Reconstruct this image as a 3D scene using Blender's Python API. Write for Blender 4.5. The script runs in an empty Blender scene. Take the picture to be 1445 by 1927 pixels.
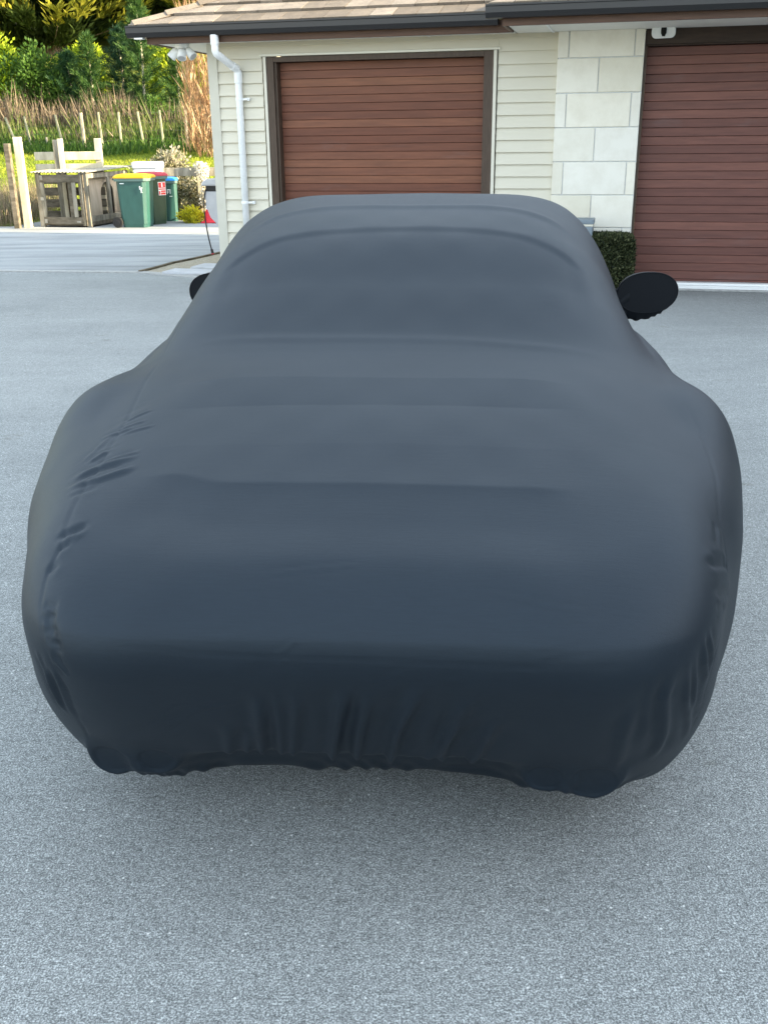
import bpy, bmesh, math, random
import numpy as np
from mathutils import Vector, Matrix
PI = math.pi
R = math.radians
random.seed(7); rng = np.random.default_rng(7)
scn = bpy.context.scene
C = scn.collection

# ------------------------------------------------------------------ camera
CH = 1.63; PITCH = R(20.768); ROLL = R(-.65); FPX = 1873.4
cd = bpy.data.cameras.new('camera'); cam = bpy.data.objects.new('camera', cd); C.objects.link(cam)
fw = Vector((0, math.cos(PITCH), -math.sin(PITCH))); rt = Vector((1, 0, 0)); up = rt.cross(fw)
r2 = rt*math.cos(ROLL) + up*math.sin(ROLL); u2 = up*math.cos(ROLL) - rt*math.sin(ROLL)
M = Matrix((r2, u2, -fw)).transposed().to_4x4(); M.translation = (0, 0, CH)
cam.matrix_world = M
cd.sensor_fit = 'VERTICAL'; cd.sensor_height = 24; cd.lens = FPX/1927*24
cd.clip_end = 2000; cd.clip_start = .05
scn.camera = cam

# ------------------------------------------------------------------ light
CLOUD = (3.0, 3.55, 3.95)
SUN_EL = R(17); SUN_AZ = R(103.5)           # azimuth of the sun, clockwise from +Y
w = bpy.data.worlds.new('World'); scn.world = w; w.use_nodes = True
nt = w.node_tree; nt.nodes.clear()
sky = nt.nodes.new('ShaderNodeTexSky'); sky.sky_type = 'NISHITA'; sky.sun_disc = False
sky.sun_elevation = SUN_EL; sky.sun_rotation = SUN_AZ; sky.dust_density = 1.5; sky.ozone_density = 1.0
bg = nt.nodes.new('ShaderNodeBackground'); bg.inputs[1].default_value = .15
wo = nt.nodes.new('ShaderNodeOutputWorld')
hs = nt.nodes.new('ShaderNodeHueSaturation'); hs.inputs['Saturation'].default_value = .55
nt.links.new(sky.outputs[0], hs.inputs['Color']); # unseen cloud veil added to even out the skylight
ctc = nt.nodes.new('ShaderNodeTexCoord'); cn_ = nt.nodes.new('ShaderNodeTexNoise'); cn_.inputs['Scale'].default_value = 2.2; cn_.inputs['Detail'].default_value = 5
nt.links.new(ctc.outputs['Generated'], cn_.inputs['Vector'])
cr_ = nt.nodes.new('ShaderNodeMapRange'); cr_.inputs['From Min'].default_value = .35; cr_.inputs['From Max'].default_value = .65; cr_.inputs['To Min'].default_value = .25; cr_.inputs['To Max'].default_value = .65
nt.links.new(cn_.outputs['Fac'], cr_.inputs['Value'])
cm_ = nt.nodes.new('ShaderNodeMix'); cm_.data_type = 'RGBA'; cm_.inputs[7].default_value = (*CLOUD, 1)
nt.links.new(cr_.outputs[0], cm_.inputs[0]); nt.links.new(hs.outputs[0], cm_.inputs[6]); nt.links.new(cm_.outputs[2], bg.inputs[0]); nt.links.new(bg.outputs[0], wo.inputs[0])
sl = bpy.data.lights.new('sun', 'SUN'); sl.energy = 4.5; sl.angle = R(.5); sl.color = (1, .83, .55)
so = bpy.data.objects.new('sun', sl); C.objects.link(so)
sd = Vector((math.sin(SUN_AZ)*math.cos(SUN_EL), math.cos(SUN_AZ)*math.cos(SUN_EL), math.sin(SUN_EL)))
so.rotation_euler = (-sd).to_track_quat('-Z', 'Y').to_euler(); so.location = sd*60
scn.view_settings.view_transform = 'Standard'; scn.view_settings.look = 'None'
scn.view_settings.exposure = 2.3; scn.view_settings.gamma = 1
scn.render.engine = 'CYCLES'
scn.cycles.max_bounces = 6; scn.cycles.diffuse_bounces = 4

# ------------------------------------------------------------------ materials
def mat(name, col, rough=.7, spec=.4, metal=0, sheen=0, **k):
    m = bpy.data.materials.new(name); m.use_nodes = True
    b = m.node_tree.nodes['Principled BSDF']
    b.inputs['Base Color'].default_value = (*col, 1); b.inputs['Roughness'].default_value = rough
    b.inputs['Specular IOR Level'].default_value = spec; b.inputs['Metallic'].default_value = metal
    return m
def N(m, t, **k):
    n = m.node_tree.nodes.new(t)
    for a, v in k.items():
        if a in n.inputs: n.inputs[a].default_value = v
        else: setattr(n, a, v)
    return n
def L(m, a, b): m.node_tree.links.new(a, b)
def P(m): return m.node_tree.nodes['Principled BSDF']
def coords(m, scale=(1, 1, 1), kind='Object'):
    t = N(m, 'ShaderNodeTexCoord'); mp = N(m, 'ShaderNodeMapping'); mp.inputs['Scale'].default_value = scale
    L(m, t.outputs[kind], mp.inputs['Vector']); return mp.outputs[0]
def noise(m, vec, scale, detail=4, rough=.6):
    n = N(m, 'ShaderNodeTexNoise'); n.inputs['Scale'].default_value = scale; n.inputs['Detail'].default_value = detail
    n.inputs['Roughness'].default_value = rough; L(m, vec, n.inputs['Vector']); return n.outputs['Fac']
def ramp(m, fac, stops):
    n = N(m, 'ShaderNodeValToRGB'); e = n.color_ramp.elements
    while len(e) < len(stops): e.new(.5)
    for i, (p, c) in enumerate(stops):
        e[i].position = p; e[i].color = (*c, 1) if len(c) == 3 else c
    L(m, fac, n.inputs[0]); return n.outputs[0]
def mix(m, a, b, fac, mode='MIX'):
    n = N(m, 'ShaderNodeMix'); n.data_type = 'RGBA'; n.blend_type = mode; n.clamp_factor = True
    for s, v in ((n.inputs[6], a), (n.inputs[7], b)):
        if hasattr(v, 'default_value') or hasattr(v, 'links'): L(m, v, s)
        else: s.default_value = (*v, 1)
    if hasattr(fac, 'links'): L(m, fac, n.inputs[0])
    else: n.inputs[0].default_value = fac
    return n.outputs[2]
def bump(m, h, strength=.3, dist=.01):
    n = N(m, 'ShaderNodeBump'); n.inputs['Strength'].default_value = strength; n.inputs['Distance'].default_value = dist
    L(m, h, n.inputs['Height']); L(m, n.outputs[0], P(m).inputs['Normal'])
def base(m, c): L(m, c, P(m).inputs['Base Color'])
def attr(m, name):
    n = N(m, 'ShaderNodeAttribute'); n.attribute_name = name; return n.outputs['Fac']

def noisy(name, c1, c2, scale=8, rough=.7, stretch=(1, 1, 1), bumpv=.15, spec=.3, detail=5, lo=.35, hi=.65, dist=.004):
    m = mat(name, c1, rough, spec); v = coords(m, stretch)
    f = noise(m, v, scale, detail); base(m, ramp(m, f, [(lo, c1), (hi, c2)])); bump(m, f, bumpv, dist); return m

def m_asphalt():
    m = mat('asphalt', (.1, .1, .1), .95, .08); v = coords(m)
    f1 = noise(m, v, .9, 5); f2 = noise(m, v, 230, 2, .7); f3 = noise(m, v, 85, 3, .75)
    c = ramp(m, f1, [(.3, (.258, .271, .268)), (.72, (.314, .328, .323))])
    sp = ramp(m, f2, [(.36, (.36, .36, .37)), (.5, (.84, .84, .84)), (.66, (1.95, 1.95, 1.95))])
    c = mix(m, c, sp, .85, 'MULTIPLY')
    sp2 = ramp(m, f3, [(.35, (.62, .62, .62)), (.65, (1.35, 1.35, 1.35))])
    c = mix(m, c, sp2, .8, 'MULTIPLY')
    f5 = noise(m, v, 14, 6, .8); c = mix(m, c, ramp(m, f5, [(.35, (.90, .90, .90)), (.65, (1.09, 1.09, 1.09))]), 1, 'MULTIPLY')
    vs = coords(m, (.35, 2.2, 1)); f6 = noise(m, vs, 1.3, 7, .7); c = mix(m, c, ramp(m, f6, [(.32, (.93, .93, .93)), (.66, (1.04, 1.04, 1.04))]), 1, 'MULTIPLY')
    f7 = noise(m, v, 38, 2, .6); c = mix(m, c, ramp(m, f7, [(.35, (.91, .91, .91)), (.65, (1.09, 1.09, 1.09))]), 1, 'MULTIPLY')
    vo = N(m, 'ShaderNodeTexVoronoi'); vo.inputs['Scale'].default_value = 42; L(m, v, vo.inputs['Vector'])
    # rare pale chips
    chip = ramp(m, vo.outputs['Distance'], [(.10, (1, 1, 1)), (.15, (0, 0, 0))])
    sel = N(m, 'ShaderNodeSeparateColor'); L(m, vo.outputs['Color'], sel.inputs[0])
    rare = ramp(m, sel.outputs[0], [(.82, (0, 0, 0)), (.84, (1, 1, 1))])
    cm = mix(m, chip, rare, 1, 'MULTIPLY')
    c = mix(m, c, (.66, .67, .65), cm)
    f4 = noise(m, v, 3.1, 3); st = ramp(m, f4, [(.66, (1, 1, 1)), (.76, (.62, .57, .50))])
    c = mix(m, c, st, .8, 'MULTIPLY')
    base(m, c)
    s = N(m, 'ShaderNodeMath', operation='ADD'); L(m, f2, s.inputs[0]); L(m, f3, s.inputs[1])
    bump(m, s.outputs[0], .35, .002)
    return m
def m_concrete():
    m = mat('concrete', (.4, .4, .4), .75, .4); v = coords(m); vs = coords(m, (.25, 1.6, 1))
    f = noise(m, vs, 1.6, 6, .65); g = noise(m, v, 60, 3)
    c = ramp(m, f, [(.30, (.19, .20, .205)), (.55, (.32, .335, .34)), (.75, (.41, .42, .42))])
    c = mix(m, c, ramp(m, g, [(.3, (.8, .8, .8)), (.7, (1.15, 1.15, 1.15))]), .7, 'MULTIPLY')
    base(m, c); bump(m, g, .2, .003); return m
def m_cover():
    m = mat('cover_cloth', (.022, .026, .033), .52, .44)
    b = P(m)
    b.inputs['Sheen Weight'].default_value = .0; b.inputs['Sheen Roughness'].default_value = .5; b.inputs['Specular Tint'].default_value = (.72, .86, 1, 1)
    b.inputs['Sheen Tint'].default_value = (.70, .86, 1, 1)
    v = coords(m); f = noise(m, v, 900, 2); g = noise(m, v, 3, 4)
    base(m, ramp(m, g, [(.3, (.0058, .0105, .0165)), (.7, (.0074, .0130, .0200))]))
    wv = coords(m, (.12, 1, 1)); h = noise(m, wv, 150, 5, .7)
    s = N(m, 'ShaderNodeMath', operation='ADD'); L(m, f, s.inputs[0]); L(m, h, s.inputs[1])
    g2 = noise(m, coords(m, (.10, 1, 1)), 220, 4, .7); base(m, mix(m, ramp(m, g, [(.3, (.0042, .0078, .0130)), (.7, (.0052, .0094, .0152))]), ramp(m, g2, [(.3, (.84, .85, .86)), (.7, (1.15, 1.14, 1.13))]), 1, 'MULTIPLY'))
    bump(m, s.outputs[0], .30, .0014)
    return m
def m_slat(name, cols, off=0):
    m = mat(name, cols[0], .55, .35); v = coords(m, (1.2, 1, 14))
    f = noise(m, v, 2.2, 6, .65); a = attr(m, 'rnd')
    c = ramp(m, a, [(0, cols[0]), (.5, cols[1]), (1, cols[2])])
    c = mix(m, c, ramp(m, f, [(.3, (.72, .72, .74)), (.7, (1.22, 1.18, 1.15))]), .8, 'MULTIPLY')
    v2 = coords(m, (.9, 1, 2.5)); f2 = noise(m, v2, 2.0, 3)
    c = mix(m, c, (.17, .155, .16), ramp(m, f2, [(.6, (0, 0, 0)), (.85, (.28, .28, .28))]))
    base(m, c); bump(m, f, .1, .002); return m
def m_leaf(name, cols, trans=.35, rough=.6):
    m = bpy.data.materials.new(name); m.use_nodes = True
    a = attr(m, 'rnd'); n = len(cols)
    c = ramp(m, a, [(i/(n-1), cols[i]) for i in range(n)])
    base(m, c); P(m).inputs['Roughness'].default_value = rough; P(m).inputs['Specular IOR Level'].default_value = .25
    t = N(m, 'ShaderNodeBsdfTranslucent'); L(m, c, t.inputs[0]); mx = N(m, 'ShaderNodeMixShader'); mx.inputs[0].default_value = trans
    o = m.node_tree.nodes['Material Output']; L(m, P(m).outputs[0], mx.inputs[1]); L(m, t.outputs[0], mx.inputs[2]); L(m, mx.outputs[0], o.inputs[0])
    return m
MT = dict(
 asphalt=m_asphalt(), concrete=m_concrete(), cover=m_cover(),
 pocket=mat('pocket_cloth', (.0025, .0045, .008), .55, .2),
 rubber=noisy('rubber', (.012, .012, .012), (.02, .02, .02), 30),
 gravel=noisy('gravel', (.20, .17, .12), (.55, .50, .40), 60, .9, bumpv=.8, lo=.3, hi=.7, dist=.02),
 bounce=noisy('bounce_gravel', (.40, .33, .20), (.58, .50, .33), 40, .9, bumpv=.3, dist=.01),
 kerb=noisy('kerb', (.30, .30, .29), (.40, .40, .39), 20),
 paver=noisy('paver', (.42, .43, .45), (.52, .53, .55), 12),
 soil=noisy('soil', (.05, .035, .025), (.16, .12, .085), 30, .95, bumpv=.8, dist=.03),
 grass=noisy('grass_ground', (.10, .14, .02), (.19, .22, .04), 5, .9, bumpv=.6, dist=.05),
 siding=noisy('cream_weatherboard', (.625, .585, .475), (.645, .605, .495), 3, .45, (1, 1, 6), .05, .4),
 trim=noisy('cream_trim', (.66, .63, .53), (.70, .67, .57), 5, .45),
 cornerb=noisy('corner_paint', (.53, .51, .43), (.57, .55, .47), 5, .45),
 soffit=noisy('soffit_paint', (.74, .72, .66), (.78, .76, .70), 5, .6),
 white=noisy('white_plastic', (.80, .81, .80), (.84, .85, .84), 6, .35),
 pipe=noisy('white_pipe', (.80, .82, .82), (.86, .87, .87), 8, .3),
 gutter=noisy('brown_gutter', (.019, .018, .019), (.023, .021, .022), 6, .35, (.2, 1, 1), .02, .5),
 fascia=noisy('brown_fascia', (.085, .045, .030), (.12, .065, .042), 9, .5, (.3, 1, 5), .05),
 frame=noisy('brown_frame', (.060, .040, .028), (.085, .058, .042), 12, .5, (6, 6, .6), .05),
 beam=noisy('brown_beam', (.034, .020, .014), (.048, .030, .021), 10, .5, (.5, 1, 4), .05),
 slat1=m_slat('cedar_slats', [(.140, .050, .029), (.172, .066, .038), (.21, .086, .047)]),
 slat2=m_slat('red_cedar_slats', [(.130, .054, .043), (.160, .068, .053), (.195, .083, .063)]),
 mortar=noisy('mortar', (.60, .61, .60), (.68, .69, .68), 30),
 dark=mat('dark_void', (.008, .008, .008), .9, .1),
 black=noisy('black_plastic', (.01, .01, .011), (.018, .018, .02), 20, .4),
 binbody=noisy('bin_green', (.018, .072, .062), (.025, .092, .080), 5, .4, (1, 1, .6), .05, .5),
 binrim=noisy('bin_rim', (.10, .165, .15), (.13, .20, .18), 6, .45),
 binbody2=noisy('bin_olive', (.026, .050, .028), (.040, .070, .040), 6, .3, (1, 1, .6), .05, .5),
 yellow=noisy('yellow_lid', (.70, .38, .008), (.76, .45, .015), 5, .4),
 red=noisy('red_lid', (.42, .035, .06), (.50, .06, .085), 5, .4),
 blue=noisy('blue_lid', (.03, .24, .68), (.04, .30, .76), 5, .4),
 sticker=mat('sticker_red', (.75, .05, .04), .5), paint=mat('white_mark', (.8, .85, .82), .6),
 wood=noisy('grey_timber', (.13, .12, .09), (.34, .31, .25), 9, .85, (1, 1, .25), .5, .2, dist=.006),
 woodp=noisy('pale_timber', (.42, .37, .26), (.62, .56, .42), 6, .8, (1, 1, .3), .3, .2),
 woodd=noisy('dark_timber', (.075, .065, .045), (.19, .16, .12), 12, .85, (.3, 1, 1), .5, .2, dist=.006),
 woodf=noisy('fence_timber', (.22, .22, .15), (.36, .34, .22), 9, .85, (1, 1, .3), .3, .2),
 ply=noisy('plywood', (.42, .34, .25), (.56, .47, .36), 4, .7, (3, 3, .6), .1),
 iron=noisy('corrugated_iron', (.22, .21, .17), (.34, .32, .27), 8, .5),
 conered=noisy('red_cone', (.70, .03, .05), (.78, .05, .07), 6, .5),
 grey=noisy('grey_plastic', (.42, .42, .44), (.50, .50, .52), 6, .4),
 bluegrey=noisy('blue_grey_box', (.17, .21, .24), (.22, .26, .29), 6, .5),
 wire=mat('wire', (.12, .12, .11), .6, .3, .6),
 bark=noisy('bark', (.06, .045, .03), (.16, .12, .08), 12, .9, (1, 1, .3), .6, dist=.02),
 cypress=m_leaf('cypress_leaf', [(.008, .016, .007), (.018, .034, .009), (.06, .09, .016), (.55, .50, .06)], .4),  # brightest stop carries the sun on the conifer tips
 lime=m_leaf('lime_leaf', [(.12, .19, .012), (.32, .42, .02), (.52, .56, .05)], .45),
 green=m_leaf('green_leaf', [(.03, .07, .01), (.06, .13, .02), (.12, .20, .03)], .4),
 pine=m_leaf('pine_leaf', [(.015, .05, .018), (.035, .09, .02), (.09, .15, .03)], .35),
 olive=m_leaf('olive_leaf', [(.05, .055, .025), (.12, .12, .05), (.42, .38, .26), (.50, .45, .36)], .3),
 boxleaf=m_leaf('box_leaf', [(.008, .014, .007), (.03, .042, .018), (.07, .085, .035), (.17, .18, .09)], .15),
 dry=m_leaf('dry_grass', [(.07, .055, .04), (.19, .145, .10), (.34, .27, .18), (.10, .13, .03)], .35),
 lawn=m_leaf('lawn_blade', [(.14, .20, .02), (.26, .32, .03), (.36, .38, .05)], .45),
 twig=m_leaf('orange_twig', [(.26, .14, .07), (.40, .24, .13), (.56, .40, .25)], .2),
 flower=m_leaf('yellow_flower', [(.20, .24, .02), (.60, .55, .03), (.78, .68, .05)], .4),
)
def m_stone():
    m = mat('limestone', (.75, .74, .69), .75, .25); v = coords(m)
    a = attr(m, 'rnd'); c = ramp(m, a, [(0, (.74, .70, .58)), (.5, (.80, .775, .70)), (1, (.82, .78, .67))])
    f = noise(m, v, 5, 6, .65); c = mix(m, c, ramp(m, f, [(.35, (.95, .94, .92)), (.6, (1.03, 1.03, 1.03))]), 1, 'MULTIPLY')
    g = noise(m, v, 160, 3); base(m, c); bump(m, g, .25, .003); return m
MT['stone'] = m_stone()
def m_tile():
    m = mat('roof_tile', (.3, .22, .18), .85, .2); v = coords(m)
    a = attr(m, 'rnd'); c = ramp(m, a, [(0, (.15, .125, .100)), (.5, (.22, .185, .150)), (1, (.28, .24, .20))])
    f = noise(m, v, 90, 4, .8); c = mix(m, c, ramp(m, f, [(.3, (.55, .55, .55)), (.7, (1.35, 1.35, 1.35))]), .9, 'MULTIPLY')
    g = noise(m, v, 6, 4); c = mix(m, c, ramp(m, g, [(.4, (.8, .8, .8)), (.7, (1.15, 1.12, 1.1))]), .8, 'MULTIPLY')
    base(m, c); bump(m, f, .5, .006); return m
MT['tile'] = m_tile()

# ------------------------------------------------------------------ mesh helpers
class MB:
    def __init__(s): s.v = []; s.f = []; s.r = []
    def add(s, vs, fs, r=None):
        o = len(s.v); s.v += [tuple(map(float, p)) for p in vs]
        if r is None: r = random.random()
        for f in fs: s.f.append(tuple(o+i for i in f)); s.r.append(r)
    def box(s, a, b, mtx=None, r=None):
        x0, y0, z0 = a; x1, y1, z1 = b
        vs = [(x0, y0, z0), (x1, y0, z0), (x1, y1, z0), (x0, y1, z0), (x0, y0, z1), (x1, y0, z1), (x1, y1, z1), (x0, y1, z1)]
        if mtx: vs = [mtx @ Vector(p) for p in vs]
        s.add(vs, [(0, 3, 2, 1), (4, 5, 6, 7), (0, 1, 5, 4), (1, 2, 6, 5), (2, 3, 7, 6), (3, 0, 4, 7)], r); return s
    def tube(s, pts, rad, n=10, cap=True, r=None):
        pts = [Vector(p) for p in pts]; rs = rad if hasattr(rad, '__len__') else [rad]*len(pts)
        vs = []; fs = []; prev = None
        for i, p in enumerate(pts):
            d = (pts[min(i+1, len(pts)-1)]-pts[max(i-1, 0)]).normalized()
            a = prev if prev is not None else (Vector((0, 0, 1)) if abs(d.z) < .9 else Vector((1, 0, 0)))
            a = (a - d*a.dot(d)).normalized(); prev = a; b = d.cross(a)
            for k in range(n):
                t = 2*PI*k/n; vs.append(p + (a*math.cos(t)+b*math.sin(t))*rs[i])
        for i in range(len(pts)-1):
            for k in range(n):
                fs.append((i*n+k, i*n+(k+1) % n, (i+1)*n+(k+1) % n, (i+1)*n+k))
        if cap: fs.append(tuple(range(n))[::-1]); fs.append(tuple((len(pts)-1)*n+k for k in range(n)))
        s.add(vs, fs, r); return s
    def prism(s, poly, axis, a, b, r=None):
        n = len(poly)
        def q(p, t):
            return {'x': (t, p[0], p[1]), 'y': (p[0], t, p[1]), 'z': (p[0], p[1], t)}[axis]
        vs = [q(p, a) for p in poly]+[q(p, b) for p in poly]
        s.add(vs, [tuple(range(n))[::-1], tuple(range(n, 2*n))]+[(i, (i+1) % n, n+(i+1) % n, n+i) for i in range(n)], r); return s
    def build(s, name, m, parent=None, bevel=0, smooth=False, seg=2):
        me = bpy.data.meshes.new(name); me.from_pydata(s.v, [], s.f); me.update()
        at = me.attributes.new('rnd', 'FLOAT', 'FACE'); at.data.foreach_set('value', s.r)
        bm = bmesh.new(); bm.from_mesh(me); bmesh.ops.recalc_face_normals(bm, faces=bm.faces); bm.to_mesh(me); bm.free()
        me.materials.append(MT[m] if isinstance(m, str) else m)
        o = bpy.data.objects.new(name, me); C.objects.link(o)
        if parent: o.parent = parent
        if smooth:
            me.polygons.foreach_set('use_smooth', [True]*len(me.polygons))
        if bevel:
            b = o.modifiers.new('bevel', 'BEVEL'); b.width = bevel; b.segments = seg; b.limit_method = 'ANGLE'; b.angle_limit = R(40)
            b.harden_normals = False
        return o
def npmesh(name, v, f, m, parent=None, rnd=None, smooth=False):
    """v (n,3) f (k,4) or (k,3)"""
    me = bpy.data.meshes.new(name); v = np.asarray(v, np.float32); f = np.asarray(f, np.int32); k = f.shape[1]
    me.vertices.add(len(v)); me.vertices.foreach_set('co', v.ravel())
    me.loops.add(f.size); me.loops.foreach_set('vertex_index', f.ravel())
    me.polygons.add(len(f)); me.polygons.foreach_set('loop_start', np.arange(0, f.size, k, dtype=np.int32))
    me.polygons.foreach_set('loop_total', np.full(len(f), k, np.int32))
    me.update(calc_edges=True)
    if rnd is not None:
        at = me.attributes.new('rnd', 'FLOAT', 'FACE'); at.data.foreach_set('value', np.asarray(rnd, np.float32))
    if smooth: me.polygons.foreach_set('use_smooth', np.ones(len(f), bool))
    me.materials.append(MT[m] if isinstance(m, str) else m)
    o = bpy.data.objects.new(name, me); C.objects.link(o)
    if parent: o.parent = parent
    return o
def tag(o, label=None, cat=None, group=None, kind=None):
    if label: o['label'] = label
    if cat: o['category'] = cat
    if group: o['group'] = group
    if kind: o['kind'] = kind
    return o
def thing(name, label, cat, loc=(0, 0, 0), rz=0, group=None):
    o = bpy.data.objects.new(name, None); C.objects.link(o); o.location = loc; o.rotation_euler = (0, 0, rz)
    o.empty_display_size = .1
    return tag(o, label, cat, group)
def copy_tree(o, parent=None):
    c = o.copy(); C.objects.link(c); c.parent = parent
    for ch in list(o.children): copy_tree(ch, c)
    return c

def leaf_quads(P0, D, length, width, rr=None, curl=.0):
    """leaves at points P0 (n,3), direction D (n,3), sizes arrays -> verts, faces"""
    n = len(P0); D = D/np.maximum(np.linalg.norm(D, axis=1, keepdims=True), 1e-6)
    rv = rng.normal(size=(n, 3)); S = np.cross(D, rv); S /= np.maximum(np.linalg.norm(S, axis=1, keepdims=True), 1e-6)
    l = np.broadcast_to(length, n)[:, None]; wd = np.broadcast_to(width, n)[:, None]
    v = np.stack([P0, P0+D*l*.5+S*wd*.5, P0+D*l, P0+D*l*.5-S*wd*.5], 1).reshape(-1, 3)
    f = np.arange(4*n).reshape(n, 4); return v, f

# ------------------------------------------------------------------ setting: terrain, drive, pads
def terrain_h(x, y):
    z = np.where(y > 22.2, (y-22.2)*.118, 0)
    z = np.where(y > 33, 1.275+(y-33)*.17, z)
    z = np.where(y > 39, 2.295+(y-39)*.42, z)
    z = np.minimum(z, 9+(y-55)*.05*(y > 55))
    z = z + np.where(y > 23, .05*np.sin(x*1.3+y*.7)*np.minimum((y-23)/4, 1), 0)
    return z
xs = np.concatenate([np.linspace(-400, -40, 12), np.linspace(-36, 30, 100), np.linspace(40, 400, 12)])
ysr = np.concatenate([np.linspace(-400, -20, 12), np.linspace(-15, 21, 14), np.linspace(21.6, 60, 110), np.linspace(70, 600, 14)])
X, Y = np.meshgrid(xs, ysr, indexing='ij'); Z = terrain_h(X, Y)-.03
nx, ny = X.shape
idx = np.arange(nx*ny).reshape(nx, ny)
fq = np.stack([idx[:-1, :-1], idx[1:, :-1], idx[1:, 1:], idx[:-1, 1:]], -1).reshape(-1, 4)
tag(npmesh('ground', np.stack([X, Y, Z], -1).reshape(-1, 3), fq, 'grass', smooth=True), kind='structure')
def sheet(name, poly, z, m, thick=.0):
    b = MB()
    n = len(poly)
    b.add([(x, y, z) for x, y in poly], [tuple(range(n))])
    o = b.build(name, m); return tag(o, kind='structure')
PSI = R(13.843); KW = 11.565
du = (math.cos(PSI), -math.sin(PSI)); dv = (math.sin(PSI), math.cos(PSI))
def HB(u, v): return (u*du[0]+(KW+v)*dv[0], u*du[1]+(KW+v)*dv[1])
sheet('driveway', [(-30, -30), (30, -30), HB(17, .15), HB(-4.72, .15), (-2.06, 12.42), (-3.1, 13.09), (-5.0, 13.40), (-12, 14.5), (-30, 17.3)], 0, 'asphalt')
curb = [(-3.1, 13.09), (-2.98, 13.45), (-2.86, 13.95), (-2.63, 14.5), (-2.37, 15.22), (-2.1, 16.2), (-1.6, 17.6)]
sheet('concrete_pad', [(-30, 17.3), (-12, 14.5), (-5.0, 13.40)]+curb+[(-1.2, 18.4), (2, 19.5), (2, 20.5), (-3.1, 20.5), (-4.0, 21.2), (-4.0, 22.0), (-7.05, 22.0), (-7.3, 20.5), (-30, 23.2)], .004, 'concrete')
sheet('gravel_patch', [(-3.1, 13.10), (-2.06, 12.43), HB(-4.80, .2), HB(-4.8, 5), (-1.6, 17.6), (-2.1, 16.2), (-2.37, 15.22), (-2.63, 14.5), (-2.86, 13.95), (-2.98, 13.45)], .008, 'gravel')
sheet('mulch_bed', [(-4.0, 22.2), (-4.0, 21.2), (-3.1, 20.5), (2, 20.5), (2, 22.2)], .006, 'soil')
sheet('bounce_ground', [(-60, -40), (-7.5, -40), (-7.5, 13.0), (-12, 13.8), (-60, 20)], .006, 'bounce')  # unseen pale ground added to bounce warm light under the eaves
def strip(name, pts, wd, z0, z1, m):
    b = MB()
    for i in range(len(pts)-1):
        p, q = Vector(pts[i]+(0,)) if len(pts[i]) == 2 else Vector(pts[i]), Vector(pts[i+1]+(0,))
        d = (q-p).normalized(); nrm = Vector((-d.y, d.x, 0))*wd/2
        b.add([(p-nrm)+Vector((0, 0, z0)), (q-nrm)+Vector((0, 0, z0)), (q+nrm)+Vector((0, 0, z0)), (p+nrm)+Vector((0, 0, z0)),
               (p-nrm)+Vector((0, 0, z1)), (q-nrm)+Vector((0, 0, z1)), (q+nrm)+Vector((0, 0, z1)), (p+nrm)+Vector((0, 0, z1))],
              [(0, 3, 2, 1), (4, 5, 6, 7), (0, 1, 5, 4), (1, 2, 6, 5), (2, 3, 7, 6), (3, 0, 4, 7)])
    return tag(b.build(name, m), kind='structure')
strip('kerb', [(-30, 17.3), (-12, 14.5), (-5.0, 13.40), (-3.1, 13.09), (-2.02, 12.40)], .14, -.02, .014, 'kerb')
strip('kerb', curb, .05, -.02, .03, 'woodd')
for cx_, cy_, wx, wy, rz in ((-2.42, 12.93, .62, .36, -.28), (-2.23, 13.45, .42, .42, -.28)):
    t = MB().box((-wx/2, -wy/2, .01), (wx/2, wy/2, .04)); o = t.build('paving_slab', 'paver', bevel=.006)
    o.location = (cx_, cy_, 0); o.rotation_euler = (0, 0, rz)
    tag(o, 'grey paving slab on the gravel closest to the asphalt' if wx > .5 else 'smaller grey paving slab on the gravel nearer the house corner', 'paving slab', 'paving slabs on the gravel')

# ------------------------------------------------------------------ house
house = thing('house', 'cream weatherboard house with brown garage doors and a tiled roof', 'house', (*HB(0, 0), 0), -PSI)
UL, UR, VB = -4.84, 9.0, 4.9
SZ = 2.607
# weatherboards: real lapped boards on the front and the left side
def boards(b, axis, a, c, z0, z1, face, pitch=.1255, zref=2.187):
    k0 = math.floor((z0-zref)/pitch); z = zref+k0*pitch
    while z < z1-1e-4:
        lo, hi = max(z, z0), min(z+pitch, z1)
        if hi-lo > .004:
            if axis == 'u':   # board running along u, outward is -v
                b.prism([(face-.027, lo), (face-.004, hi), (face+.05, hi), (face+.05, lo)], 'x', a, c)
            else:
                b.prism([(face-.027, lo), (face-.004, hi), (face+.05, hi), (face+.05, lo)], 'y', a, c)
        z += pitch
D1L, D1R, D1T = -4.145, -1.59, 2.452
b = MB()
boards(b, 'u', UL+.10, D1L-.05, .06, SZ, 0); boards(b, 'u', D1R+.05, -.917, .06, SZ, 0)
boards(b, 'u', D1L-.05, D1R+.05, D1T+.03, SZ, 0)
boards(b, 'v', .08, VB, .06, SZ, UL+.02)
b.box((UL+.02, VB, 0), (UR, VB+.02, SZ))
b.box((UR, .6, 0), (UR+.02, VB, SZ))
b.build('wall', 'siding', house)
MB().box((UL+.12, .06, .0), (D1L-.03, .10, SZ-.02)).box((D1R+.03, .06, 0), (-.03, .10, SZ-.02)).box((-.03, .3, 2.3), (UR, .34, 2.66)).box((4.9, .11, 0), (UR, .16, 2.66)).box((UL+.1, .12, .0), (UL+.14, VB-.02, SZ-.02)).build('wall', 'cornerb', house)
MB().box((UL, -.035, .02), (UL+.115, .075, SZ)).build('corner_board', 'cornerb', house, bevel=.003)
MB().box((UL+.1, -.012, 0), (UR, .05, .06)).build('foundation', 'kerb', house)
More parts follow.
